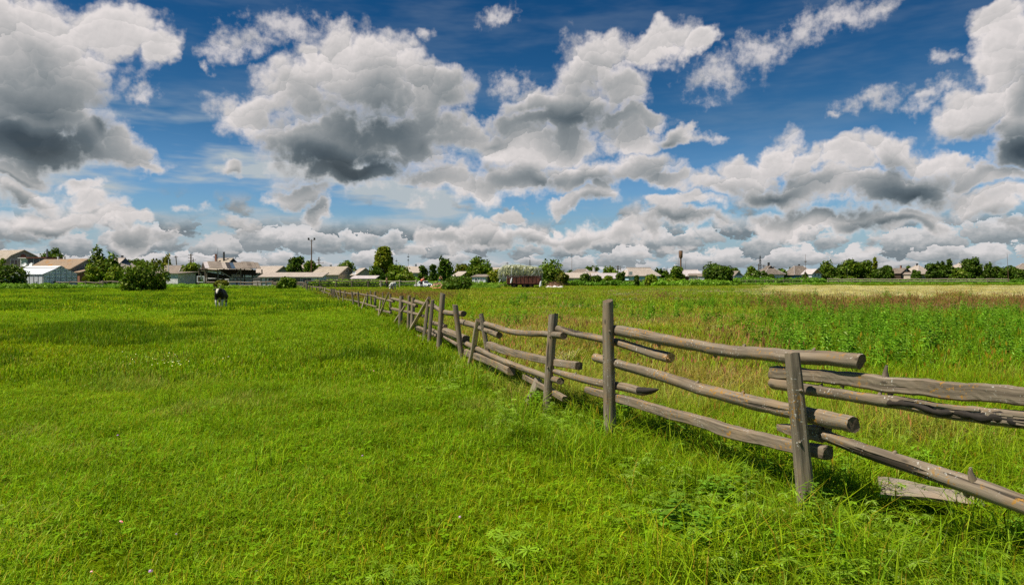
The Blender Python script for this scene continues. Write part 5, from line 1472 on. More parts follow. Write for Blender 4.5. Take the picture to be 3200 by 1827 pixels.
for (ax_, ay, bx, by, dy, M_) in ((685, 846, 745, 880, -2.4, M_palewood), (812.5, 852, 765, 892, -2.6, M_palewood), (626, 854, 642.5, 896, -2.0, M_palewood), (736, 858, 752, 842, -2.0, M_farwood)):
    mb = MB(); mb.bar(L(ax_, ay, dy), L(bx, by, dy), .14, .14); mb.build('brace', M_, shed)
for (ax_, ay, bx, by, dy, h_) in ((618, 842, 690, 846, 2.1, .30), (622, 853, 700, 866, 2.0, .9), (640, 863, 720, 868, 1.9, .45), (684, 845, 800, 848, 2.15, .55), (690, 852, 815, 857, 2.0, .55), (700, 860, 760, 860, 1.6, .8), (648, 872, 818, 866, -1.6, .14), (690, 876, 815, 874, 1.8, .22), (700, 869, 815, 870, 1.7, .16), (645, 879, 700, 880, 1.5, .9)):
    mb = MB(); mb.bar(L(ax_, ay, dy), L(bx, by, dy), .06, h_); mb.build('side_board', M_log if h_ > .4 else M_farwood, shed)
tag(MB.build((lambda m: (m.box((0, 0, .3), (1.4, .8, .6)), m.box((0, 0, .63), (1.5, .9, .06)), m)[-1])(MB()), 'crate', M_palewood), 'pale wooden crate lying on a beam inside the open shed', 'crate').location = G(735, 134) + Vector((0, .4, HZ(868, 134)))
gt = thing('propped_window', 'white square window frame propped at the left corner of the open shed', 'window frame', G(627, 131))
gt['kind'] = 'thing'
mb = MB(); w_, h_ = 1.25, 1.05; zc = HZ(872, 131)
for sg in (-1, 1):
    mb.box((sg * w_ / 2, 0, zc), (.14, .06, h_ + .14)); mb.box((0, 0, zc + sg * h_ / 2), (w_ - .14, .06, .14))
mb.build('frame', M_white, gt)
mb = MB()
for sg in (-1, 1): mb.box((sg * w_ / 2, .06, zc / 2 - .3), (.1, .08, zc - .5))
mb.box((0, .06, .45), (w_, .05, .12)); mb.build('stand', M_farwood, gt)

# ------------------------------------------------------------------ poles, masts, towers
PG = 'poles and masts above the village'
def pole(name, label, cat, px, top, d, r0, r1, lean=0.0, mat=M_farwood, arms=(), extra=None):
    t0 = thing(name, label, cat, G(px, d), 0, PG)
    H = HZ(top, d); mb = MB()
    mb.tube([(0, 0, -.2), (lean * .5, 0, H * .5), (lean, 0, H)], [r0, (r0 + r1) / 2, r1], n=8, seed=int(px))
    mb.build('shaft', mat, t0)
    for z, w in arms:
        a = MB(); x = lean * (1 - z / H); a.box((x, -.1, H - z), (w, .09, .1))
        ar = a.build('crossarm', mat, t0)
        q = MB()
        for k in (-.45, -.15, .15, .45): q.tube([(x + k * w, -.1, H - z + .05), (x + k * w, -.1, H - z + .28)], [.05, .035], n=6)
        q.build('insulator', M_white if False else M_darkmetal, ar)
    return t0
pole('utility_pole', 'dark leaning wooden utility pole left of the tree by the garage', 'pole', 557, 799, 175, .16, .12, lean=-.6, arms=[(.4, .8)])
pole('utility_pole', 'dark utility pole with stacked insulators above the rounded tree', 'pole', 596.6, 793, 175, .22, .15, arms=[(.4, 1.1), (1.1, 1.3), (1.8, 1.1)])
pole('utility_pole', 'thin cross-armed utility pole just left of the open shed', 'pole', 604, 808, 200, .12, .10, arms=[(.5, 1.6)])
pole('radio_mast', 'thin leaning mast rising behind the open shed roof', 'mast', 677, 775, 160, .06, .03, lean=.28, mat=M_darkmetal)
lp = pole('floodlight_pole', 'tall floodlight pole with two lamps above the long outbuilding', 'pole', 973, 748, 150, .16, .09, lean=.05, mat=M_rust)
for sg in (-1, 1):
    m = MB(); z_ = HZ(748, 150); m.bar((.05, 0, z_ - .5), (.05 + sg * .55, 0, z_), .06); m.box((.05 + sg * .62, -.05, z_ + .1), (.32, .25, .5)); m.build('lamp_head', M_darkmetal, lp)
pole('utility_pole', 'brown cross-armed utility pole right of the floodlight pole', 'pole', 996.6, 803, 190, .17, .13, arms=[(.9, 1.0), (1.6, 2.6)], mat=M_rust)
pole('radio_mast', 'short thin mast just right of the weeping birch', 'mast', 1239, 807, 190, .05, .03, mat=M_darkmetal, arms=[(.8, .5)])
pole('radio_mast', 'tall thin mast right of the weeping birch', 'mast', 1276, 792, 200, .06, .035, mat=M_darkmetal, arms=[(1.0, .6), (2.0, .4)])
pole('radio_mast', 'very tall hair-thin mast right of the dense round tree', 'mast', 1787, 792, 190, .06, .035, mat=M_rust)
pole('utility_pole', 'pole with a dark transformer left of the blue house', 'pole', 1931, 830, 185, .16, .14, arms=[(.3, 1.3), (1.0, 1.3), (1.7, .9)])
pole('utility_pole', 'short plain pole at the left end of the blue house roof', 'pole', 1940, 834, 190, .10, .08)
pole('utility_pole', 'cross-armed pole left of the tree by the water tower', 'pole', 2075, 838, 230, .16, .12, arms=[(.4, 2.0)])
pole('radio_mast', 'thin mast left of the water tower', 'mast', 2085, 831, 230, .05, .03, mat=M_darkmetal)
pole('radio_mast', 'thin leaning mast right of the water tower', 'mast', 2139, 814, 230, .06, .03, lean=.45, mat=M_darkmetal)
pole('utility_pole', 'utility pole left of the lattice tower', 'pole', 2370, 824, 230, .14, .12, arms=[(.5, 1.3)])
pole('utility_pole', 'utility pole directly right of the brown attic vent', 'pole', 2418, 831, 230, .13, .11, arms=[(.5, 1.2)])
pole('utility_pole', 'utility pole between the lattice tower and the white house', 'pole', 2387, 827, 230, .15, .12, arms=[(.4, 1.3)])
pole('radio_mast', 'tall thin mast over the old mossy roof', 'mast', 2517, 794, 200, .06, .035, mat=M_rust, arms=[(2.2, .6)])
pole('radio_mast', 'short mast over the highest tree of the row', 'mast', 2649, 807, 210, .05, .03, lean=-.3, mat=M_darkmetal)
pole('radio_mast', 'leaning thin mast near the right edge', 'mast', 3152, 792, 200, .07, .04, lean=-.45, mat=M_rust)
pole('utility_pole', 'short dark pole seen between trees left of the hay load', 'pole', 1585, 820, 240, .14, .12, arms=[(.4, 1.0)])
pole('utility_pole', 'dark pylon tip showing above the hay load', 'pole', 1656, 811, 240, .2, .10, arms=[(2.0, 1.2), (3.0, 1.6)], mat=M_darkmetal)
pole('utility_pole', 'small pole between the reddish shrub and the thin mast', 'pole', 1762, 842, 230, .12, .10, arms=[(.4, 1.0)])
pole('white_pipe', 'white vertical pipe standing on the garage roof', 'pipe', 527, 810, 138, .09, .07, mat=M_white)

def wire(label, a, b, sag):
    pts = [a.lerp(b, t / 10) - Vector((0, 0, sag * 4 * (t / 10) * (1 - t / 10))) for t in range(11)]
    mb = MB(); mb.tube([p - a for p in pts], [.018] * 11, n=4)
    o = mb.build('power_line', M_darkmetal); o.location = a
    tag(o, label, 'power line', 'power lines between the poles')
wire('upper power line sagging from the insulator pole toward the open shed', P(597, 795, 175), P(760, 806, 185), .8)
wire('power line between the leaning utility pole and the insulator pole', P(550, 800, 175), P(597, 794, 175), .4)
wire('power line sagging between the lattice tower and the mossy-roofed house', P(2418, 832, 230), P(2600, 836, 230), .7)

wt = thing('water_tower', 'rusty water tower: a wide cylindrical tank on a slim pipe column', 'water tower', G(2127.5, 560))
H0, H1 = HZ(803, 560), HZ(784, 560)
m = MB(); m.tube([(0, 0, -.5), (0, 0, H0 - .8)], [.66, .62], n=16); m.build('column', M_rust, wt)
m = MB(); m.tube([(0, 0, H0 - 1.4), (0, 0, H0), (0, 0, H1), (0, 0, H1 + .25)], [.7, 1.45, 1.45, 1.2], n=20); m.tube([(0, 0, H1 - .15), (0, 0, H1 + .1)], [1.52, 1.52], n=20); m.build('tank', M_rust, wt)
m = MB()
for sg in (-.2, .2): m.tube([(-1.7 + sg, -.3, 2), (-1.7 + sg, -.3, H1)], [.04, .04], n=5)
for q in range(40): m.bar((-1.9, -.3, 2.5 + q * .52), (-1.5, -.3, 2.5 + q * .52), .04)
m.build('ladder', M_darkmetal, wt)

lt = thing('lattice_tower', 'steel lattice power tower tapering to a spike', 'tower', G(2375.5, 300), R(20), PG)
H = HZ(794, 300); m = MB()
def lat(z): return (1.0 - .80 * min(z / (H * .93), 1)) * .62
nz = 9
for i in range(nz):
    za, zb_ = H * .93 * i / nz, H * .93 * (i + 1) / nz; a, b = lat(za), lat(zb_)
    cs = [(-1, -1), (1, -1), (1, 1), (-1, 1)]
    for k in range(4):
        p, q = cs[k], cs[(k + 1) % 4]
        m.bar((p[0] * a, p[1] * a, za), (p[0] * b, p[1] * b, zb_), .09)
        m.bar((p[0] * a, p[1] * a, za), (q[0] * b, q[1] * b, zb_), .06)
        m.bar((p[0] * b, p[1] * b, zb_), (q[0] * b, q[1] * b, zb_), .06)
m.build('legs_and_braces', M_darkmetal, lt)
m = MB(); m.tube([(0, 0, H * .92), (0, 0, H)], [.12, .03], n=6); m.build('spike', M_darkmetal, lt)
for z_, w_ in ((.62, 1.9), (.75, 1.5)):
    m = MB(); m.box((0, 0, H * z_), (w_, .12, .16)); m.build('crossarm', M_darkmetal, lt)

# ------------------------------------------------------------------ far fences
def far_fence(name, label, pts, rails, mat=M_farwood, rw=.09, pr=.09, post_top=None, jitter=.05, pmat=None):
    """pts: (px, distance) of each post; rails: heights in metres (start, end offsets jittered)"""
    o0 = G(*pts[0]); t0 = thing(name, label, 'fence', o0, 0, 'far fences of rails and posts')
    rs = np.random.default_rng(int(pts[0][0]) + 500)
    gs = [G(*p) - o0 for p in pts]
    ph = post_top or (max(rails) + .15)
    for g in gs:
        mb = MB(); l = rs.normal(0, .05)
        mb.tube([(g.x, g.y, -.1), (g.x + l * .5, g.y, ph * .5), (g.x + l, g.y, ph + rs.normal(0, .05))], [pr, pr * .95, pr * .85], n=7, seed=int(rs.integers(99)), rough=.06)
        mb.build('post', pmat or mat, t0)
    for a, b in zip(gs, gs[1:]):
        for h in rails:
            mb = MB(); e = (b - a).normalized() * .25
            p, q = a - e + Vector((0, .09, h + rs.normal(0, jitter))), b + e + Vector((0, .09, h + rs.normal(0, jitter)))
            mid_ = (p + q) / 2 + Vector((0, 0, -abs(rs.normal(0, jitter * .6))))
            mb.tube([p, mid_, q], [rw, rw * .95, rw * .9], n=7, seed=int(rs.integers(99)), rough=.05)
            mb.build('rail', mat, t0)
far_fence('rail_fence', 'low dark rail fence in front of the greenhouse garden', [(126, 122), (172, 119), (218, 116), (268, 113), (321, 110)], (.45, 1.0), post_top=1.25)
far_fence('rail_fence', 'single rail of fence at the far left edge under the elder bush', [(-60, 128), (0, 127), (60, 126)], (1.05,), post_top=1.1)
far_fence('rail_fence', 'broken rail fence running behind the big round bush', [(312, 120), (352, 118), (400, 115), (450, 112)], (.45, 1.05))
far_fence('rail_fence', 'grey rail fence along the front of the open shed', [(650, 128), (700, 126), (752, 124), (805, 121), (852, 118), (900, 115), (948, 112)], (.35, .95), rw=.11)
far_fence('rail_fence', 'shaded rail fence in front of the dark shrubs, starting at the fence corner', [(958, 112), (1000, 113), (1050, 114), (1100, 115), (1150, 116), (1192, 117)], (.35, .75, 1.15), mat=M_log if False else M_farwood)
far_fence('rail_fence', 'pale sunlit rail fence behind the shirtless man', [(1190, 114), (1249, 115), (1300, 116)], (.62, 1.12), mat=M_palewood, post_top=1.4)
far_fence('rail_fence', 'thin rail fence behind the red-shirted man and the brush heap', [(1325, 126), (1380, 126), (1440, 127), (1500, 127), (1560, 127)], (.95,), rw=.06)
far_fence('rail_fence', 'two-rail fence from the hay trailer past the blue house', [(1692, 150), (1740, 151), (1790, 151), (1842, 152), (1900, 152), (1951, 153), (2020, 154), (2080, 155), (2130, 156), (2190, 157), (2250, 158)], (.45, 1.1), rw=.10)
far_fence('rail_fence', 'two-rail fence below the white hipped-roof house', [(2290, 190), (2330, 191), (2362, 192), (2390, 193), (2418, 194), (2449, 195), (2505, 196)], (.45, 1.05), rw=.09)
far_fence('rail_fence', 'long grey rail fence on the right beyond the mown straw', [(2588, 206), (2620, 206), (2661, 206), (2720, 206), (2780, 206), (2838, 206), (2900, 206), (2962, 206), (3022, 206), (3086, 206), (3152, 206)], (.75, 1.35), rw=.11, mat=M_palewood, pmat=M_farwood)
# ------------------------------------------------------------------ animals and people: one skinned body each
def skin(verts, edges, rad, sub=2):
    me = bpy.data.meshes.new('skel'); me.from_pydata([Vector(v) for v in verts], edges, []); me.update()
    o = bpy.data.objects.new('skel', me); COL.objects.link(o)
    o.modifiers.new('skin', 'SKIN')
    for i, r in enumerate(rad):
        r = r if isinstance(r, tuple) else (r, r)
        me.skin_vertices[0].data[i].radius = r
        me.skin_vertices[0].data[i].use_root = (i == 0)
    sm = o.modifiers.new('sub', 'SUBSURF'); sm.levels = sub; sm.render_levels = sub
    dg = bpy.context.evaluated_depsgraph_get()
    res = bpy.data.meshes.new_from_object(o.evaluated_get(dg))
    bpy.data.objects.remove(o); bpy.data.meshes.remove(me)
    res.polygons.foreach_set('use_smooth', [True] * len(res.polygons))
    return res
def paint(me, fn):
    n = len(me.vertices); co = np.empty(n * 3, np.float32); me.vertices.foreach_get('co', co); co = co.reshape(-1, 3)
    c = np.ones((n, 4), np.float32); c[:, :3] = fn(co)
    a = me.attributes.new('col', 'FLOAT_COLOR', 'POINT'); a.data.foreach_set('color', c.ravel())
def colmat(name, rough=.7):
    m, t = new_mat(name)
    c = t.n('ShaderNodeAttribute', attribute_name='col').outputs['Color']
    n_ = t.noise(t.n('ShaderNodeTexCoord').outputs['Object'], 22, 4, .6)
    c = t.mix(1.0, c, t.ramp(n_, [(.3, (.8, .8, .8)), (.7, (1.1, 1.1, 1.1))]), 'MULTIPLY')
    out(t, t.n('ShaderNodeBsdfPrincipled', {'Base Color': c, 'Roughness': rough, 'Specular IOR Level': .3}).outputs[0])
    return m
M_hide = colmat('cow_hide')
M_skin = plain('sunburnt_skin', (.50, .25, .16), rough=.55, var=.08, bump=.03)
M_skin2 = plain('tanned_skin', (.56, .27, .13), rough=.55, var=.08, bump=.03)
M_hair = plain('dark_hair', (.045, .03, .02), rough=.7, bump=.4)
M_fair = plain('fair_hair', (.45, .33, .2), rough=.7, bump=.4)
M_dark = plain('dark_cloth', (.03, .028, .028), rough=.9)
M_red = plain('red_cloth', (.62, .045, .015), rough=.85)
M_jean = plain('blue_jean_cloth', (.10, .17, .32), rough=.9)
M_horn = plain('pale_horn', (.5, .42, .3), rough=.4)
M_hoof = plain('dark_hoof', (.05, .04, .03), rough=.5)
M_pink = plain('udder_skin', (.55, .32, .27), rough=.6)

def cow(label, loc, rz, sc, painter, head_low=0.0):
    t0 = thing('cow', label, 'cow', loc, rz, 'cows in the pasture')
    t0.scale = (sc, sc, sc)
    h = head_low
    V = [(0, .80, 1.10), (0, .35, 1.04), (0, -.15, 1.05), (0, -.50, 1.14), (0, -.76, 1.24 - .2 * h), (0, -.93, 1.34 - .3 * h), (0, -1.05, 1.20 - .35 * h), (0, -1.16, 1.02 - .38 * h), (0, -1.20, .95 - .38 * h)]
    Rd = [(.27, .30), (.36, .38), (.32, .36), (.21, .28), (.15, .19), (.125, .125), (.10, .115), (.078, .085), (.07, .07)]
    E = [(i, i + 1) for i in range(8)]
    def chain(base, pts, rs_):
        p = base
        for q, r in zip(pts, rs_):
            V.append(q); Rd.append(r); E.append((p, len(V) - 1)); p = len(V) - 1
    for sx in (-1, 1):
        st = .10 if sx < 0 else -.04
        chain(3, [(sx * .20, -.36, .84), (sx * .19, -.38 - st * .5, .62), (sx * .18, -.40 - st, .42), (sx * .175, -.39 - st, .14), (sx * .175, -.42 - st, .03)], [.13, .085, .062, .045, .062])
        sb = -.09 if sx < 0 else .05
        chain(0, [(sx * .21, .78, .84), (sx * .22, .64 + sb * .4, .70), (sx * .20, .88 + sb, .48), (sx * .19, .84 + sb, .14), (sx * .19, .80 + sb, .03)], [.19, .135, .070, .047, .062])
        chain(5, [(sx * .13, -.90, 1.33 - .3 * h), (sx * .22, -.89, 1.31 - .3 * h), (sx * .29, -.90, 1.27 - .3 * h)], [(.035, .05), (.025, .065), .014])
    chain(0, [(0, 1.06, 1.20), (0, 1.13, .95), (0, 1.12, .62), (0, 1.11, .46)], [.06, .028, .022, .05])
    me = skin(V, E, Rd); paint(me, painter)
    body = link('body', me, M_hide, t0)
    for sx in (-1, 1):
        m = MB(); m.tube([(sx * .09, -.90, 1.44 - .3 * h), (sx * .17, -.92, 1.50 - .3 * h), (sx * .18, -.95, 1.58 - .3 * h)], [.024, .018, .006], n=8); m.build('horn', M_horn, t0)
        m = MB(); m.tube([(sx * .085, -1.035, 1.265 - .33 * h), (sx * .10, -1.05, 1.263 - .33 * h)], [.02, .012], n=8); m.build('eye', M_hoof, t0)
    m = MB(); m.tube([(0, .52, .74), (0, .56, .60), (0, .56, .52)], [.14, .12, .07], n=12)
    for sx in (-1, 1):
        for sy in (0, .1): m.tube([(sx * .05, .52 + sy, .54), (sx * .05, .52 + sy, .46)], [.018, .014], n=6)
    m.build('udder', M_pink, t0)
    return t0
BLK, WHT, TAN = np.array((.014, .011, .010)), np.array((.72, .68, .60)), np.array((.34, .25, .15))
def holstein(p):
    x, y, z = p[:, 0], p[:, 1], p[:, 2]
    n = fbm(x * 5 + 9, z * 5 + y * 3.1, 4, 3)
    c = np.tile(BLK, (len(p), 1))
    w = (z < .62 + .12 * (n - .5)) & (np.abs(y + .40) < .35) & (z > .02)                # front legs pale
    w |= (z < .62) & (y > .3)                                                           # hind legs
    w |= (np.abs(x) < .07 - .22 * np.maximum(0, 1.18 - z) + .02 * (n - .5)) & (y < -.88) & (z > 1.10)  # blaze
    w |= (z < .76 + .1 * n) & (np.abs(x) < .2) & (y > -.2)                              # belly
    w |= (z > 1.36) & (y > .25) & (y < .85) & (n > .45)                                 # patch on the rump
    c[w] = WHT * np.array((.92, .9, .78))
    d = (z < .55) & (z > .38) & (n > .52); c[d] = TAN * .5
    h_ = z < .05; c[h_] = (.05, .04, .03)
    return c
cow('black and white cow with a white blaze facing the camera on open pasture', G(686, 38.6) + Vector((.05, 0, 0)), R(12), .82, holstein)
def patchy(p):
    x, y, z = p[:, 0], p[:, 1], p[:, 2]
    n = fbm(x * 3 + 3, z * 3 + y * 2.2, 11, 3)
    c = np.tile(WHT, (len(p), 1))
    c[(n > .56) & (y > -.6) & (x < .1)] = BLK
    c[(y < -.80) & (z > 1.2)] = TAN * 1.2
    c[(np.abs(x) > .12) & (y < -.84) & (z > 1.15)] = BLK
    c[z < .55] = TAN
    return c
cow('white cow with black ears and a tan poll standing rear-on beyond the fence', G(1228.5, 84), R(172), .86, patchy)

def person(label, loc, rz, pose, skinm, bits, hair=M_hair, sc=1.0):
    """pose: joints in metres, facing -y; bits: list of (part name, material, [joint chains], growth)"""
    t0 = thing('person', label, 'person', loc, rz, 'people by the car and in the meadow')
    t0.scale = (sc, sc, sc)
    J = pose
    names = ['pelvis', 'waist', 'chest', 'neck', 'head', 'crown']
    V = [J[n] for n in names]; Rd = [(.15, .115), (.135, .10), (.165, .115), .055, (.078, .095), (.07, .075)]
    E = [(0, 1), (1, 2), (2, 3), (3, 4), (4, 5)]
    idx = {n: i for i, n in enumerate(names)}
    def ch(base, items):
        p = idx[base]
        for nm, q, r in items:
            V.append(q); Rd.append(r); idx[nm] = len(V) - 1; E.append((p, len(V) - 1)); p = len(V) - 1
    for s_ in ('l', 'r'):
        ch('pelvis', [(s_ + 'hip', J[s_ + 'hip'], .095), (s_ + 'knee', J[s_ + 'knee'], .062), (s_ + 'ank', J[s_ + 'ank'], .043), (s_ + 'toe', J[s_ + 'toe'], .036)])
        ch('chest', [(s_ + 'sho', J[s_ + 'sho'], .066), (s_ + 'elb', J[s_ + 'elb'], .043), (s_ + 'wri', J[s_ + 'wri'], .030), (s_ + 'palm', J[s_ + 'palm'], (.040, .018))])
        w, p_ = Vector(J[s_ + 'wri']), Vector(J[s_ + 'palm']); dr = (p_ - w).normalized(); sd = dr.cross(Vector((1, .2, .1))).normalized()
        for k, ln in enumerate((.062, .072, .066, .05)):
            o_ = sd * (k - 1.5) * .02
            ch(s_ + 'palm', [('f%s%d' % (s_, k), tuple(p_ + dr * .05 + o_), .010), ('g%s%d' % (s_, k), tuple(p_ + dr * (.05 + ln) + o_ + Vector((0, -.012, 0))), .007)])
        ch(s_ + 'wri', [('t' + s_, tuple(w + dr * .05 - sd * .05), .011), ('u' + s_, tuple(w + dr * .09 - sd * .06), .008)])
    hd, cr = Vector(J['head']), Vector(J['crown']); upv = (cr - hd).normalized(); fw = Vector(J.get('face', (0, -1, 0)))
    ch('head', [('nose', tuple(hd + fw * .105 - upv * .005), .016)])
    link('body', skin(V, E, Rd, 1), skinm, t0)
    for nm, mt, chains, gr in bits:
        v2, r2, e2, mp = [], [], [], {}
        for c_ in chains:
            prev = None
            for j in c_:
                if j not in mp:
                    mp[j] = len(v2); v2.append(V[idx[j]]); r = Rd[idx[j]]
                    r2.append(tuple((q * gr + .008) for q in r) if isinstance(r, tuple) else r * gr + .008)
                if prev is not None and (mp[prev], mp[j]) not in e2: e2.append((mp[prev], mp[j]))
                prev = j
        link(nm, skin(v2, e2, r2, 1), mt, t0)
    hv = [tuple(hd + upv * .055 - fw * .02), tuple(cr + upv * .012 - fw * .01), tuple(hd + upv * .02 - fw * .05)]
    link('hair', skin(hv, [(0, 1), (0, 2)], [(.088, .10), (.062, .07), (.07, .07)], 1), hair, t0)
    for sx in (-1, 1):
        sdv = fw.cross(upv).normalized()
        m = MB(); e = hd + fw * .088 + upv * .03 + sdv * .032 * sx; m.tube([tuple(e), tuple(e + fw * .008)], [.012, .008], n=8); m.build('eye', M_hoof, t0)
    m = MB(); e = hd + fw * .088 - upv * .045; m.tube([tuple(e - sdv * .025), tuple(e + sdv * .025)], [.007, .007], n=6); m.build('mouth', M_pink, t0)
    return t0
STAND = dict(pelvis=(0, 0, .95), waist=(0, .01, 1.10), chest=(0, 0, 1.32), neck=(0, -.01, 1.50), head=(0, -.03, 1.63), crown=(0, -.02, 1.71),
  lhip=(.10, 0, .88), lknee=(.11, -.03, .50), lank=(.11, .02, .09), ltoe=(.12, -.14, .04), rhip=(-.10, 0, .88), rknee=(-.11, -.01, .50), rank=(-.11, .04, .09), rtoe=(-.12, -.12, .04),
  lsho=(.19, .01, 1.42), lelb=(.25, .04, 1.14), lwri=(.24, -.07, .90), lpalm=(.235, -.10, .83), rsho=(-.19, .01, 1.42), relb=(-.25, .03, 1.14), rwri=(-.24, -.08, .90), rpalm=(-.235, -.11, .83))
TROUS = [['pelvis', 'lhip', 'lknee', 'lank'], ['pelvis', 'rhip', 'rknee', 'rank']]
person('shirtless person in dark trousers standing side-on by the pale rails', G(1209, 110), R(78), STAND, M_skin, [('trousers', M_dark, TROUS, 1.12)], sc=1.08)
BEND = dict(STAND, pelvis=(0, .15, .93), waist=(0, .06, 1.05), chest=(0, -.12, 1.20), neck=(0, -.28, 1.30), head=(0, -.38, 1.36), crown=(0, -.45, 1.40), face=(0, -.75, -.65),
  lhip=(.10, .13, .86), rhip=(-.10, .13, .86), lknee=(.12, .04, .48), rknee=(-.12, .06, .48),
  lsho=(.19, -.18, 1.26), lelb=(.27, -.34, 1.06), lwri=(.22, -.52, .98), lpalm=(.20, -.60, .96), rsho=(-.19, -.18, 1.26), relb=(-.27, -.34, 1.06), rwri=(-.22, -.52, .98), rpalm=(-.20, -.60, .96))
SHIRT = [['pelvis', 'waist', 'chest', 'lsho', 'lelb'], ['chest', 'rsho', 'relb']]
person('person in a red shirt bending over beside the white car', G(1318, 113), R(150), BEND, M_skin, [('shirt', M_red, SHIRT, 1.16), ('trousers', M_dark, TROUS, 1.12)], hair=M_fair, sc=1.2)
person('shirtless tanned person in blue jeans bending forward below the dark pear-shaped tree', G(1375, 127) , R(30), BEND, M_skin2, [('jeans', M_jean, TROUS, 1.14)], hair=M_fair).location.z = .55
mnd = MB()

# ------------------------------------------------------------------ the white car
M_car = plain('white_car_paint', (.78, .78, .78), rough=.25, var=.04, bump=.0, spec=.5)
M_tyre = plain('black_rubber', (.02, .02, .02), rough=.85)
car = thing('small_white_car', 'small white boxy car standing in the grass, its cabin behind the red-shirted person', 'car', G(1323, 117.5), R(-38))
car.scale = (.88, .88, .88)
prof = [(-1.75, .38), (-1.72, .78), (-1.55, .86), (-.95, .90), (-.62, 1.34), (.55, 1.37), (.92, .92), (1.62, .86), (1.76, .70), (1.76, .38)]
def loft(mb, pr, half, mi=0, tuck=.0):
    n = len(pr)
    vs = []
    for sg in (-1, 1):
        for x, z in pr: vs.append((x, sg * (half - (tuck if z > 1.0 else 0) - (.03 if z < .5 else 0)), z))
    fs = [tuple(range(n)), tuple(range(2 * n - 1, n - 1, -1))] + [(i + n, (i + 1) % n + n, (i + 1) % n, i) for i in range(n)]
    mb.add(vs, fs, mi)
m = MB(); loft(m, prof, .75, tuck=.13); bd = m.build('body', M_car, car)
bv = bd.modifiers.new('bevel', 'BEVEL'); bv.width = .05; bv.segments = 3; bv.limit_method = 'ANGLE'
for sg in (-1, 1):
    for (xa, xb) in ((-.62, -.06), (.02, .62)):
        m = MB(); y0, y1 = sg * .765, sg * .655
        lo, hi_ = .93, 1.28
        xa2 = xa + (.12 if xa < -.5 else 0); xb2 = xb - (.16 if xb > .5 else 0)
        vs = [(xa - .04 if xa < -.5 else xa, y0, lo), (xb + .06 if xb > .5 else xb, y0, lo), (xb2, y1, hi_), (xa2, y1, hi_)]
        m.add(vs + [(x, y - sg * .03, z) for x, y, z in vs], [(0, 1, 2, 3), (7, 6, 5, 4), (0, 4, 5, 1), (1, 5, 6, 2), (2, 6, 7, 3), (3, 7, 4, 0)]); m.build('side_window', M_glass, car)
    m = MB(); m.box((.05, sg * .757, .66), (.9, .02, .44)); dr_ = m.build('door', M_car, car)
    m = MB(); m.box((-.3, sg * .775, .80), (.14, .025, .03)); m.build('handle', M_metal, dr_)
    for x in (-1.12, 1.14):
        m = MB(); m.tube([(x, sg * .58, .29), (x, sg * .77, .29)], [.29, .29], n=22); w = m.build('wheel', M_tyre, car)
        m = MB(); m.tube([(x, sg * .765, .29), (x, sg * .785, .29)], [.17, .15], n=16); m.build('rim', M_metal, w)
    m = MB(); m.tube([(1.74, sg * .52, .66), (1.79, sg * .52, .66)], [.095, .08], n=14); m.build('headlight', M_glass, car)
    m = MB(); m.box((-1.76, sg * .56, .66), (.05, .2, .14)); m.build('tail_light', M_red, car)
m = MB(); vs = [(.62, -.56, 1.28), (.62, .56, 1.28), (.89, .66, .95), (.89, -.66, .95)]
m.add([(x + .03, y, z + .02) for x, y, z in vs] + [(x, y, z) for x, y, z in vs], [(3, 2, 1, 0), (4, 5, 6, 7), (0, 1, 5, 4), (1, 2, 6, 5), (2, 3, 7, 6), (3, 0, 4, 7)]); m.build('windscreen', M_glass, car)
for x in (-1.80, 1.80):
    m = MB(); m.box((x, 0, .42), (.08, 1.46, .13)); m.build('bumper', M_metal, car)

# ------------------------------------------------------------------ hay trailer
td = 113.0; ts = td / F
tr = thing('farm_trailer', 'rust-red high-sided farm trailer with dark double wheels, loaded with hay', 'trailer', G(1636, td), R(-4))
def TX(px): return (px - 1636) * ts
zt, zb_ = HZ(862, td), HZ(886, td)
xa, xb, hw_ = TX(1586), TX(1690), 1.2
def panel(name, c, size):
    m = MB(); m.box(c, size); return m.build(name, M_redbrown, tr)
fp = panel('side_panel', ((xa + xb) / 2, -hw_, (zt + zb_) / 2), (xb - xa, .06, zt - zb_))
m = MB()
for q in range(9): m.box((xa + .15 + q * (xb - xa - .3) / 8, -hw_ - .06, (zt + zb_) / 2), (.09, .06, zt - zb_ - .02))
m.box(((xa + xb) / 2, -hw_ - .055, zt - .05), (xb - xa, .055, .09)); m.box(((xa + xb) / 2, -hw_ - .055, zb_ + .05), (xb - xa, .055, .09))
m.build('ribs', M_redbrown, fp)
panel('side_panel', ((xa + xb) / 2, hw_, (zt + zb_) / 2), (xb - xa, .06, zt - zb_))
panel('tailgate', (xb + .03, 0, (zt + zb_) / 2), (.06, 2 * hw_ - .07, zt - zb_)); panel('headboard', (xa - .03, 0, (zt + zb_) / 2), (.06, 2 * hw_ - .07, zt - zb_))
panel('floor', ((xa + xb) / 2, 0, zb_ + .02), (xb - xa - .02, 2 * hw_ - .08, .08))
m = MB()
for sg in (-1, 1): m.box(((xa + xb) / 2, sg * .5, zb_ - .12), (xb - xa - .2, .12, .2))
for px in (1608, 1640, 1658): m.box((TX(px), 0, .46), (.12, 1.7, .12))
m.build('chassis', M_darkmetal, tr)
for px in (1608, 1640, 1659):
    for sg in (-1, 1):
        m = MB(); m.tube([(TX(px), sg * .72, .46), (TX(px), sg * .80, .46), (TX(px), sg * 1.06, .46), (TX(px), sg * 1.12, .46)], [.40, .46, .46, .40], n=24); w = m.build('wheel', M_tyre, tr)
        m = MB(); m.tube([(TX(px), sg * 1.09, .46), (TX(px), sg * 1.14, .46)], [.22, .2], n=16); m.build('rim', M_rust, w)
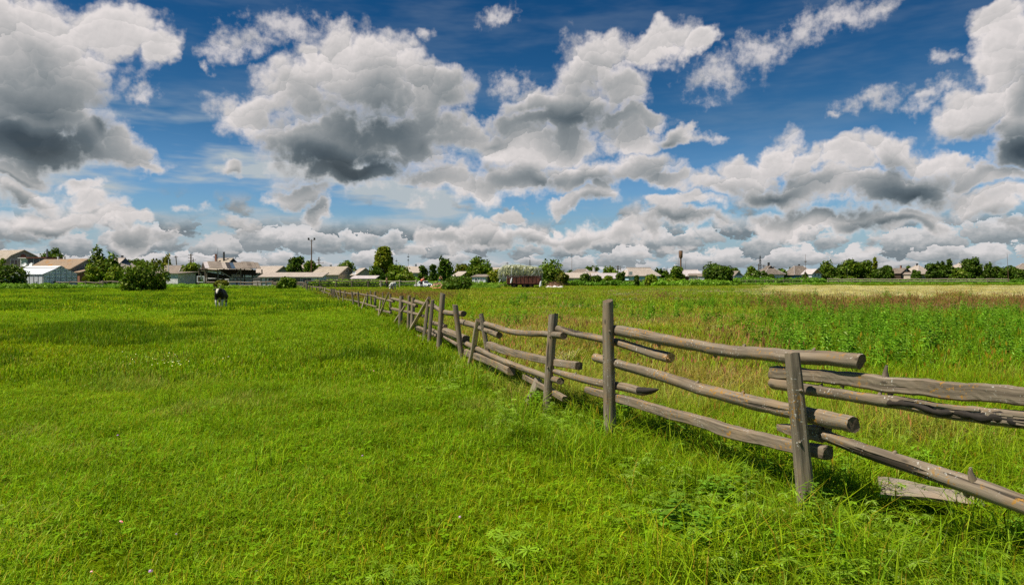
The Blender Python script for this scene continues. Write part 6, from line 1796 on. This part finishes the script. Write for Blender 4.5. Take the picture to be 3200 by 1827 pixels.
m = MB(); m.bar((xa, .4, zb_ - .1), (xa - 1.6, 0, .5), .09); m.bar((xa, -.4, zb_ - .1), (xa - 1.6, 0, .5), .09); m.build('drawbar', M_rust, tr)

def lump(nu, nv, fn):
    V = [fn(i / nu, j / nv) for i in range(nu + 1) for j in range(nv)]
    fs = [(i * nv + j, i * nv + (j + 1) % nv, (i + 1) * nv + (j + 1) % nv, (i + 1) * nv + j) for i in range(nu) for j in range(nv)]
    fs += [tuple(range(nv))[::-1], tuple(nu * nv + j for j in range(nv))]
    return V, fs
xl, xr = TX(1560), TX(1694)
def top_z(u):        # outline of the load along its length
    px = 1560 + u * 134
    return np.interp(px, [1556, 1563, 1574, 1600, 1620, 1660, 1680, 1692, 1696], [HZ(858, td), HZ(842, td), HZ(829, td), HZ(826.5, td), HZ(826.5, td), HZ(832, td), HZ(834, td), HZ(846, td), HZ(862, td)])
def hay_fn(u, v, grow=0.0, bot=None):
    a = v * 2 * math.pi; x = xl + (xr - xl) * u
    zt_ = top_z(u) + grow; zb2 = (zt - .1 if bot is None else bot(u))
    ry = (hw_ + .18 + grow) * min(1, .55 + 2.2 * min(u, 1 - u))
    c, s_ = math.cos(a), math.sin(a)
    y = ry * (abs(c) ** .55) * (1 if c > 0 else -1); z = (zt_ + zb2) / 2 + (zt_ - zb2) / 2 * (abs(s_) ** .55) * (1 if s_ > 0 else -1)
    return x, y, z
rs_h = np.random.default_rng(3)
V, fs = lump(60, 40, lambda u, v: tuple(np.array(hay_fn(u, v, -.10)) + rs_h.normal(0, .055, 3)))
M_hay, t = new_mat('loose_hay')
ho = t.n('ShaderNodeTexCoord').outputs['Object']
hn = t.noise(ho, 2.2, 6, .7); hn2 = t.noise(t.n('ShaderNodeMapping', {'Vector': ho, 'Scale': (6, 6, 14)}).outputs[0], 2.0, 5, .7)
hc = t.mix(t.remap(hn, .35, .65), (.26, .27, .10), (.55, .54, .24))
hc = t.mix(t.math('MULTIPLY', t.remap(hn2, .5, .68), .6), hc, (.09, .09, .04))
hb = t.n('ShaderNodeBump', {'Strength': 1.0, 'Distance': .15, 'Height': hn2})
out(t, t.n('ShaderNodeBsdfDiffuse', {'Color': hc, 'Normal': hb.outputs[0]}).outputs[0])
hay = link('hay_load', npmesh('hay_load', V, fs), M_hay); hay.location = G(1636, td); hay.rotation_euler = (0, 0, R(-4))
tag(hay, 'heap of greenish loose hay piled on the rust-red trailer', 'hay')
# straws sticking out of the load
V2, f2 = [], []
for q in range(1500):
    u, v = rs_h.random(), rs_h.random()
    p = np.array(hay_fn(u, v, -.12)); d_ = rs_h.normal(size=3) * .13; e = np.cross(d_, (0, 0, 1)); e = e / (np.linalg.norm(e) + 1e-6) * .018
    b = len(V2); V2 += [tuple(p - d_ - e), tuple(p - d_ + e), tuple(p + d_ + e), tuple(p + d_ - e)]; f2.append((b, b + 1, b + 2, b + 3))
sw = link('loose_straws', npmesh('loose_straws', V2, f2), M_hay, hay); sw['kind'] = 'stuff'
# transparent plastic sheet tied down over it
def bot_fn(u):
    px = 1560 + u * 134
    return np.interp(px, [1556, 1566, 1575, 1590, 1602, 1610, 1640, 1655, 1680, 1690, 1697], [HZ(862, td), HZ(876, td), HZ(880, td), HZ(869, td), HZ(866, td), HZ(866, td), HZ(864, td), HZ(861, td), HZ(864, td), HZ(876, td), HZ(880, td)])
def sheet_fn(u, v):
    a = math.pi * (1.0 + 1.0 * 0) * v
    x = TX(1556) + (TX(1697) - TX(1556)) * u
    zt_ = top_z(u) + .10; zb2 = bot_fn(u)
    w_ = (hw_ + .34) * min(1, .62 + 2.4 * min(u, 1 - u))
    y = -w_ * math.copysign(abs(math.cos(a)) ** .5, math.cos(a)); z = zb2 + (zt_ - zb2) * math.sin(a) ** .55
    fold = .035 * math.sin(u * 90 + 3 * math.sin(v * 9)) + .05 * math.sin(u * 23 + v * 7) + .04 * math.sin(u * 47 - v * 13)
    g = 1 - math.sin(a) ** 3 * .6
    return x + fold * .8 * g, y - fold * g * (1.2 if y < 0 else -1.2), z + fold * .4
nu, nv = 130, 44
V = [sheet_fn(i / nu, j / nv) for i in range(nu + 1) for j in range(nv + 1)]
fs = [(i * (nv + 1) + j, i * (nv + 1) + j + 1, (i + 1) * (nv + 1) + j + 1, (i + 1) * (nv + 1) + j) for i in range(nu) for j in range(nv)]
M_film2, t = new_mat('clear_plastic_sheet')
lw = t.n('ShaderNodeLayerWeight', {'Blend': .35}).outputs['Facing']
fo = t.n('ShaderNodeTexCoord').outputs['Object']
fn_ = t.noise(t.n('ShaderNodeMapping', {'Vector': fo, 'Scale': (2.2, 2.2, .7)}).outputs[0], 1.7, 5, .65)
milk = t.n('ShaderNodeMixShader', {0: .5, 1: t.n('ShaderNodeBsdfDiffuse', {'Color': (.72, .76, .72, 1)}).outputs[0], 2: t.n('ShaderNodeBsdfTranslucent', {'Color': (.72, .76, .72, 1)}).outputs[0]}).outputs[0]
fac = t.math('ADD', t.math('MULTIPLY', lw, .24), t.remap(fn_, .35, .75, .04, .24), clamp=True)
s1 = t.n('ShaderNodeMixShader', {0: fac, 1: t.n('ShaderNodeBsdfTransparent').outputs[0], 2: milk}).outputs[0]
s2 = t.n('ShaderNodeMixShader', {0: t.math('ADD', .02, t.math('MULTIPLY', lw, .06)), 1: s1, 2: t.n('ShaderNodeBsdfGlossy', {'Roughness': .32}).outputs[0]}).outputs[0]
out(t, s2)
M_knot = plain('white_plastic', (.80, .80, .80), rough=.35, var=.08)
cv = thing('plastic_cover', 'clear plastic sheet tied down over the hay load with white knotted corners', 'cover', G(1636, td), R(-4))
link('sheet', npmesh('sheet', V, fs, smooth=True), M_film2, cv)
for px, za, zb2, r in ((1600, 868, 884, .15), (1690, 878, 895, .17), (1564, 874, 882, .10)):
    m = MB(); x_ = TX(px); m.tube([(x_ + .12, -hw_ - .30, HZ(za, td)), (x_ + .02, -hw_ - .34, HZ(za + 3, td)), (x_, -hw_ - .30, HZ((za + zb2) / 2 + 2, td)), (x_ - .1, -hw_ - .3, HZ(zb2, td))], [r * .5, r * .6, r * 1.1, r * .7], n=10, seed=px, rough=.2)
    m.build('knotted_corner', M_knot, cv)
for px0, z0, px1, z1 in ((1573, 854, 1579, 867), (1600, 830, 1602, 868), (1636, 848, 1640, 838), (1660, 862, 1675, 848), (1682, 838, 1690, 876)):
    m = MB(); pts = []
    for q in range(7):
        f = q / 6; px = px0 + (px1 - px0) * f; zz = z0 + (z1 - z0) * f
        u = (px - 1556) / 141; pts.append((TX(px), -(hw_ + .40) * min(1, .62 + 2.4 * min(u, 1 - u)), HZ(zz, td)))
    m.tube(pts, [.008, .02, .028, .034, .03, .02, .008], n=7, seed=px0, rough=.15, flat=.6); m.build('fold', M_knot, cv)

# ------------------------------------------------------------------ heaps
def heap(name, label, cat, px, d, w, h, dep, mat, seed, n=0, stick=None):
    rs = np.random.default_rng(seed); V, f, nu, nv = [], [], 10, 26
    V.append((0, 0, h))
    for i in range(1, nu + 1):
        for k in range(nv):
            a = 6.283 * k / nv; r = i / nu
            V.append((math.cos(a) * w / 2 * r * (1 + .12 * rs.normal() * (i > 3)), math.sin(a) * dep / 2 * r, max(-.05, h * (1 - r ** 1.6) * (1 + .22 * rs.normal()) - .03 * r)))
    f += [(0, 1 + k, 1 + (k + 1) % nv) for k in range(nv)]
    for i in range(nu - 1): f += [(1 + i * nv + k, 1 + (i + 1) * nv + k, 1 + (i + 1) * nv + (k + 1) % nv, 1 + i * nv + (k + 1) % nv) for k in range(nv)]
    o = link(name, npmesh(name, V, f), mat); o.location = G(px, d)
    return tag(o, label, cat)
M_soil = plain('tan_soil', (.42, .26, .15), rough=.95, var=.25, bump=.6)
M_brush = plain('dry_brush', (.20, .11, .06), rough=.95, var=.4, bump=.8)
M_stone = plain('pale_stone', (.66, .60, .53), rough=.9, var=.15)
M_orangewood = plain('orange_peat', (.52, .25, .09), rough=.9, var=.3, bump=.5)
heap('soil_heap', 'low tan heap of soil below the person in blue jeans', 'heap', 1368, 114, 3.0, .85, 2.0, M_soil, 1)
heap('soil_heap', 'small tan heap of soil in the sprawling bush', 'heap', 1424, 100, 1.4, .9, 1.2, M_soil, 2)
bh = heap('brush_heap', 'brown heap of dry brushwood right of the trailer', 'heap', 1730, 116, 3.0, .9, 1.8, M_brush, 3)
mb = MB(); rs = np.random.default_rng(4)
for q in range(90):
    a = Vector((rs.normal(0, .7), rs.normal(0, .4), rs.uniform(.1, .75))); b = a + Vector((rs.normal(0, .6), rs.normal(0, .3), rs.normal(.15, .18)))
    mb.tube([a, b], [.025, .008], n=4, seed=q)
tw = mb.build('twigs', M_brush, bh); tw['kind'] = 'stuff'
STG = 'white rubble blocks in front of the brush heap'
def stone(px, d, r, seed, mat, name, label, cat, grp):
    rs = np.random.default_rng(seed); mb = MB()
    pts = [(-r, 0, r * .5), (-r * .5, 0, r * .55), (r * .2, 0, r * .6), (r, 0, r * .5)]
    mb.tube(pts, [r * .45, r * .7, r * .75, r * .4], n=8, seed=seed, rough=.25, flat=.8)
    o = mb.build(name, mat); o.location = G(px, d); o.rotation_euler = (0, 0, rs.uniform(0, 3))
    return tag(o, label, cat, grp)
for i, px in enumerate((1709, 1714, 1719, 1724, 1729, 1733, 1738, 1743, 1748, 1752)):
    stone(px, 110 + .5 * (i % 3), .26 + .05 * ((i * 7) % 4), i, M_stone, 'rubble_block', 'pale rubble block in the white row in front of the brown brush heap', 'rubble', STG)
OG = 'orange logs by the sprawling bush'
for i, (px, z_) in enumerate(((1354, .12), (1359, .14), (1364, .14), (1369, .16), (1374, .2), (1379, .3), (1384, .42), (1387, .5))):
    o = stone(px, 96 + .3 * (i % 2), .24 + .03 * (i % 3), 20 + i, M_orangewood, 'cut_log', 'short orange-brown cut log in the low pile left of the sprawling bush', 'log', OG)
    o.location.z = z_ * .6
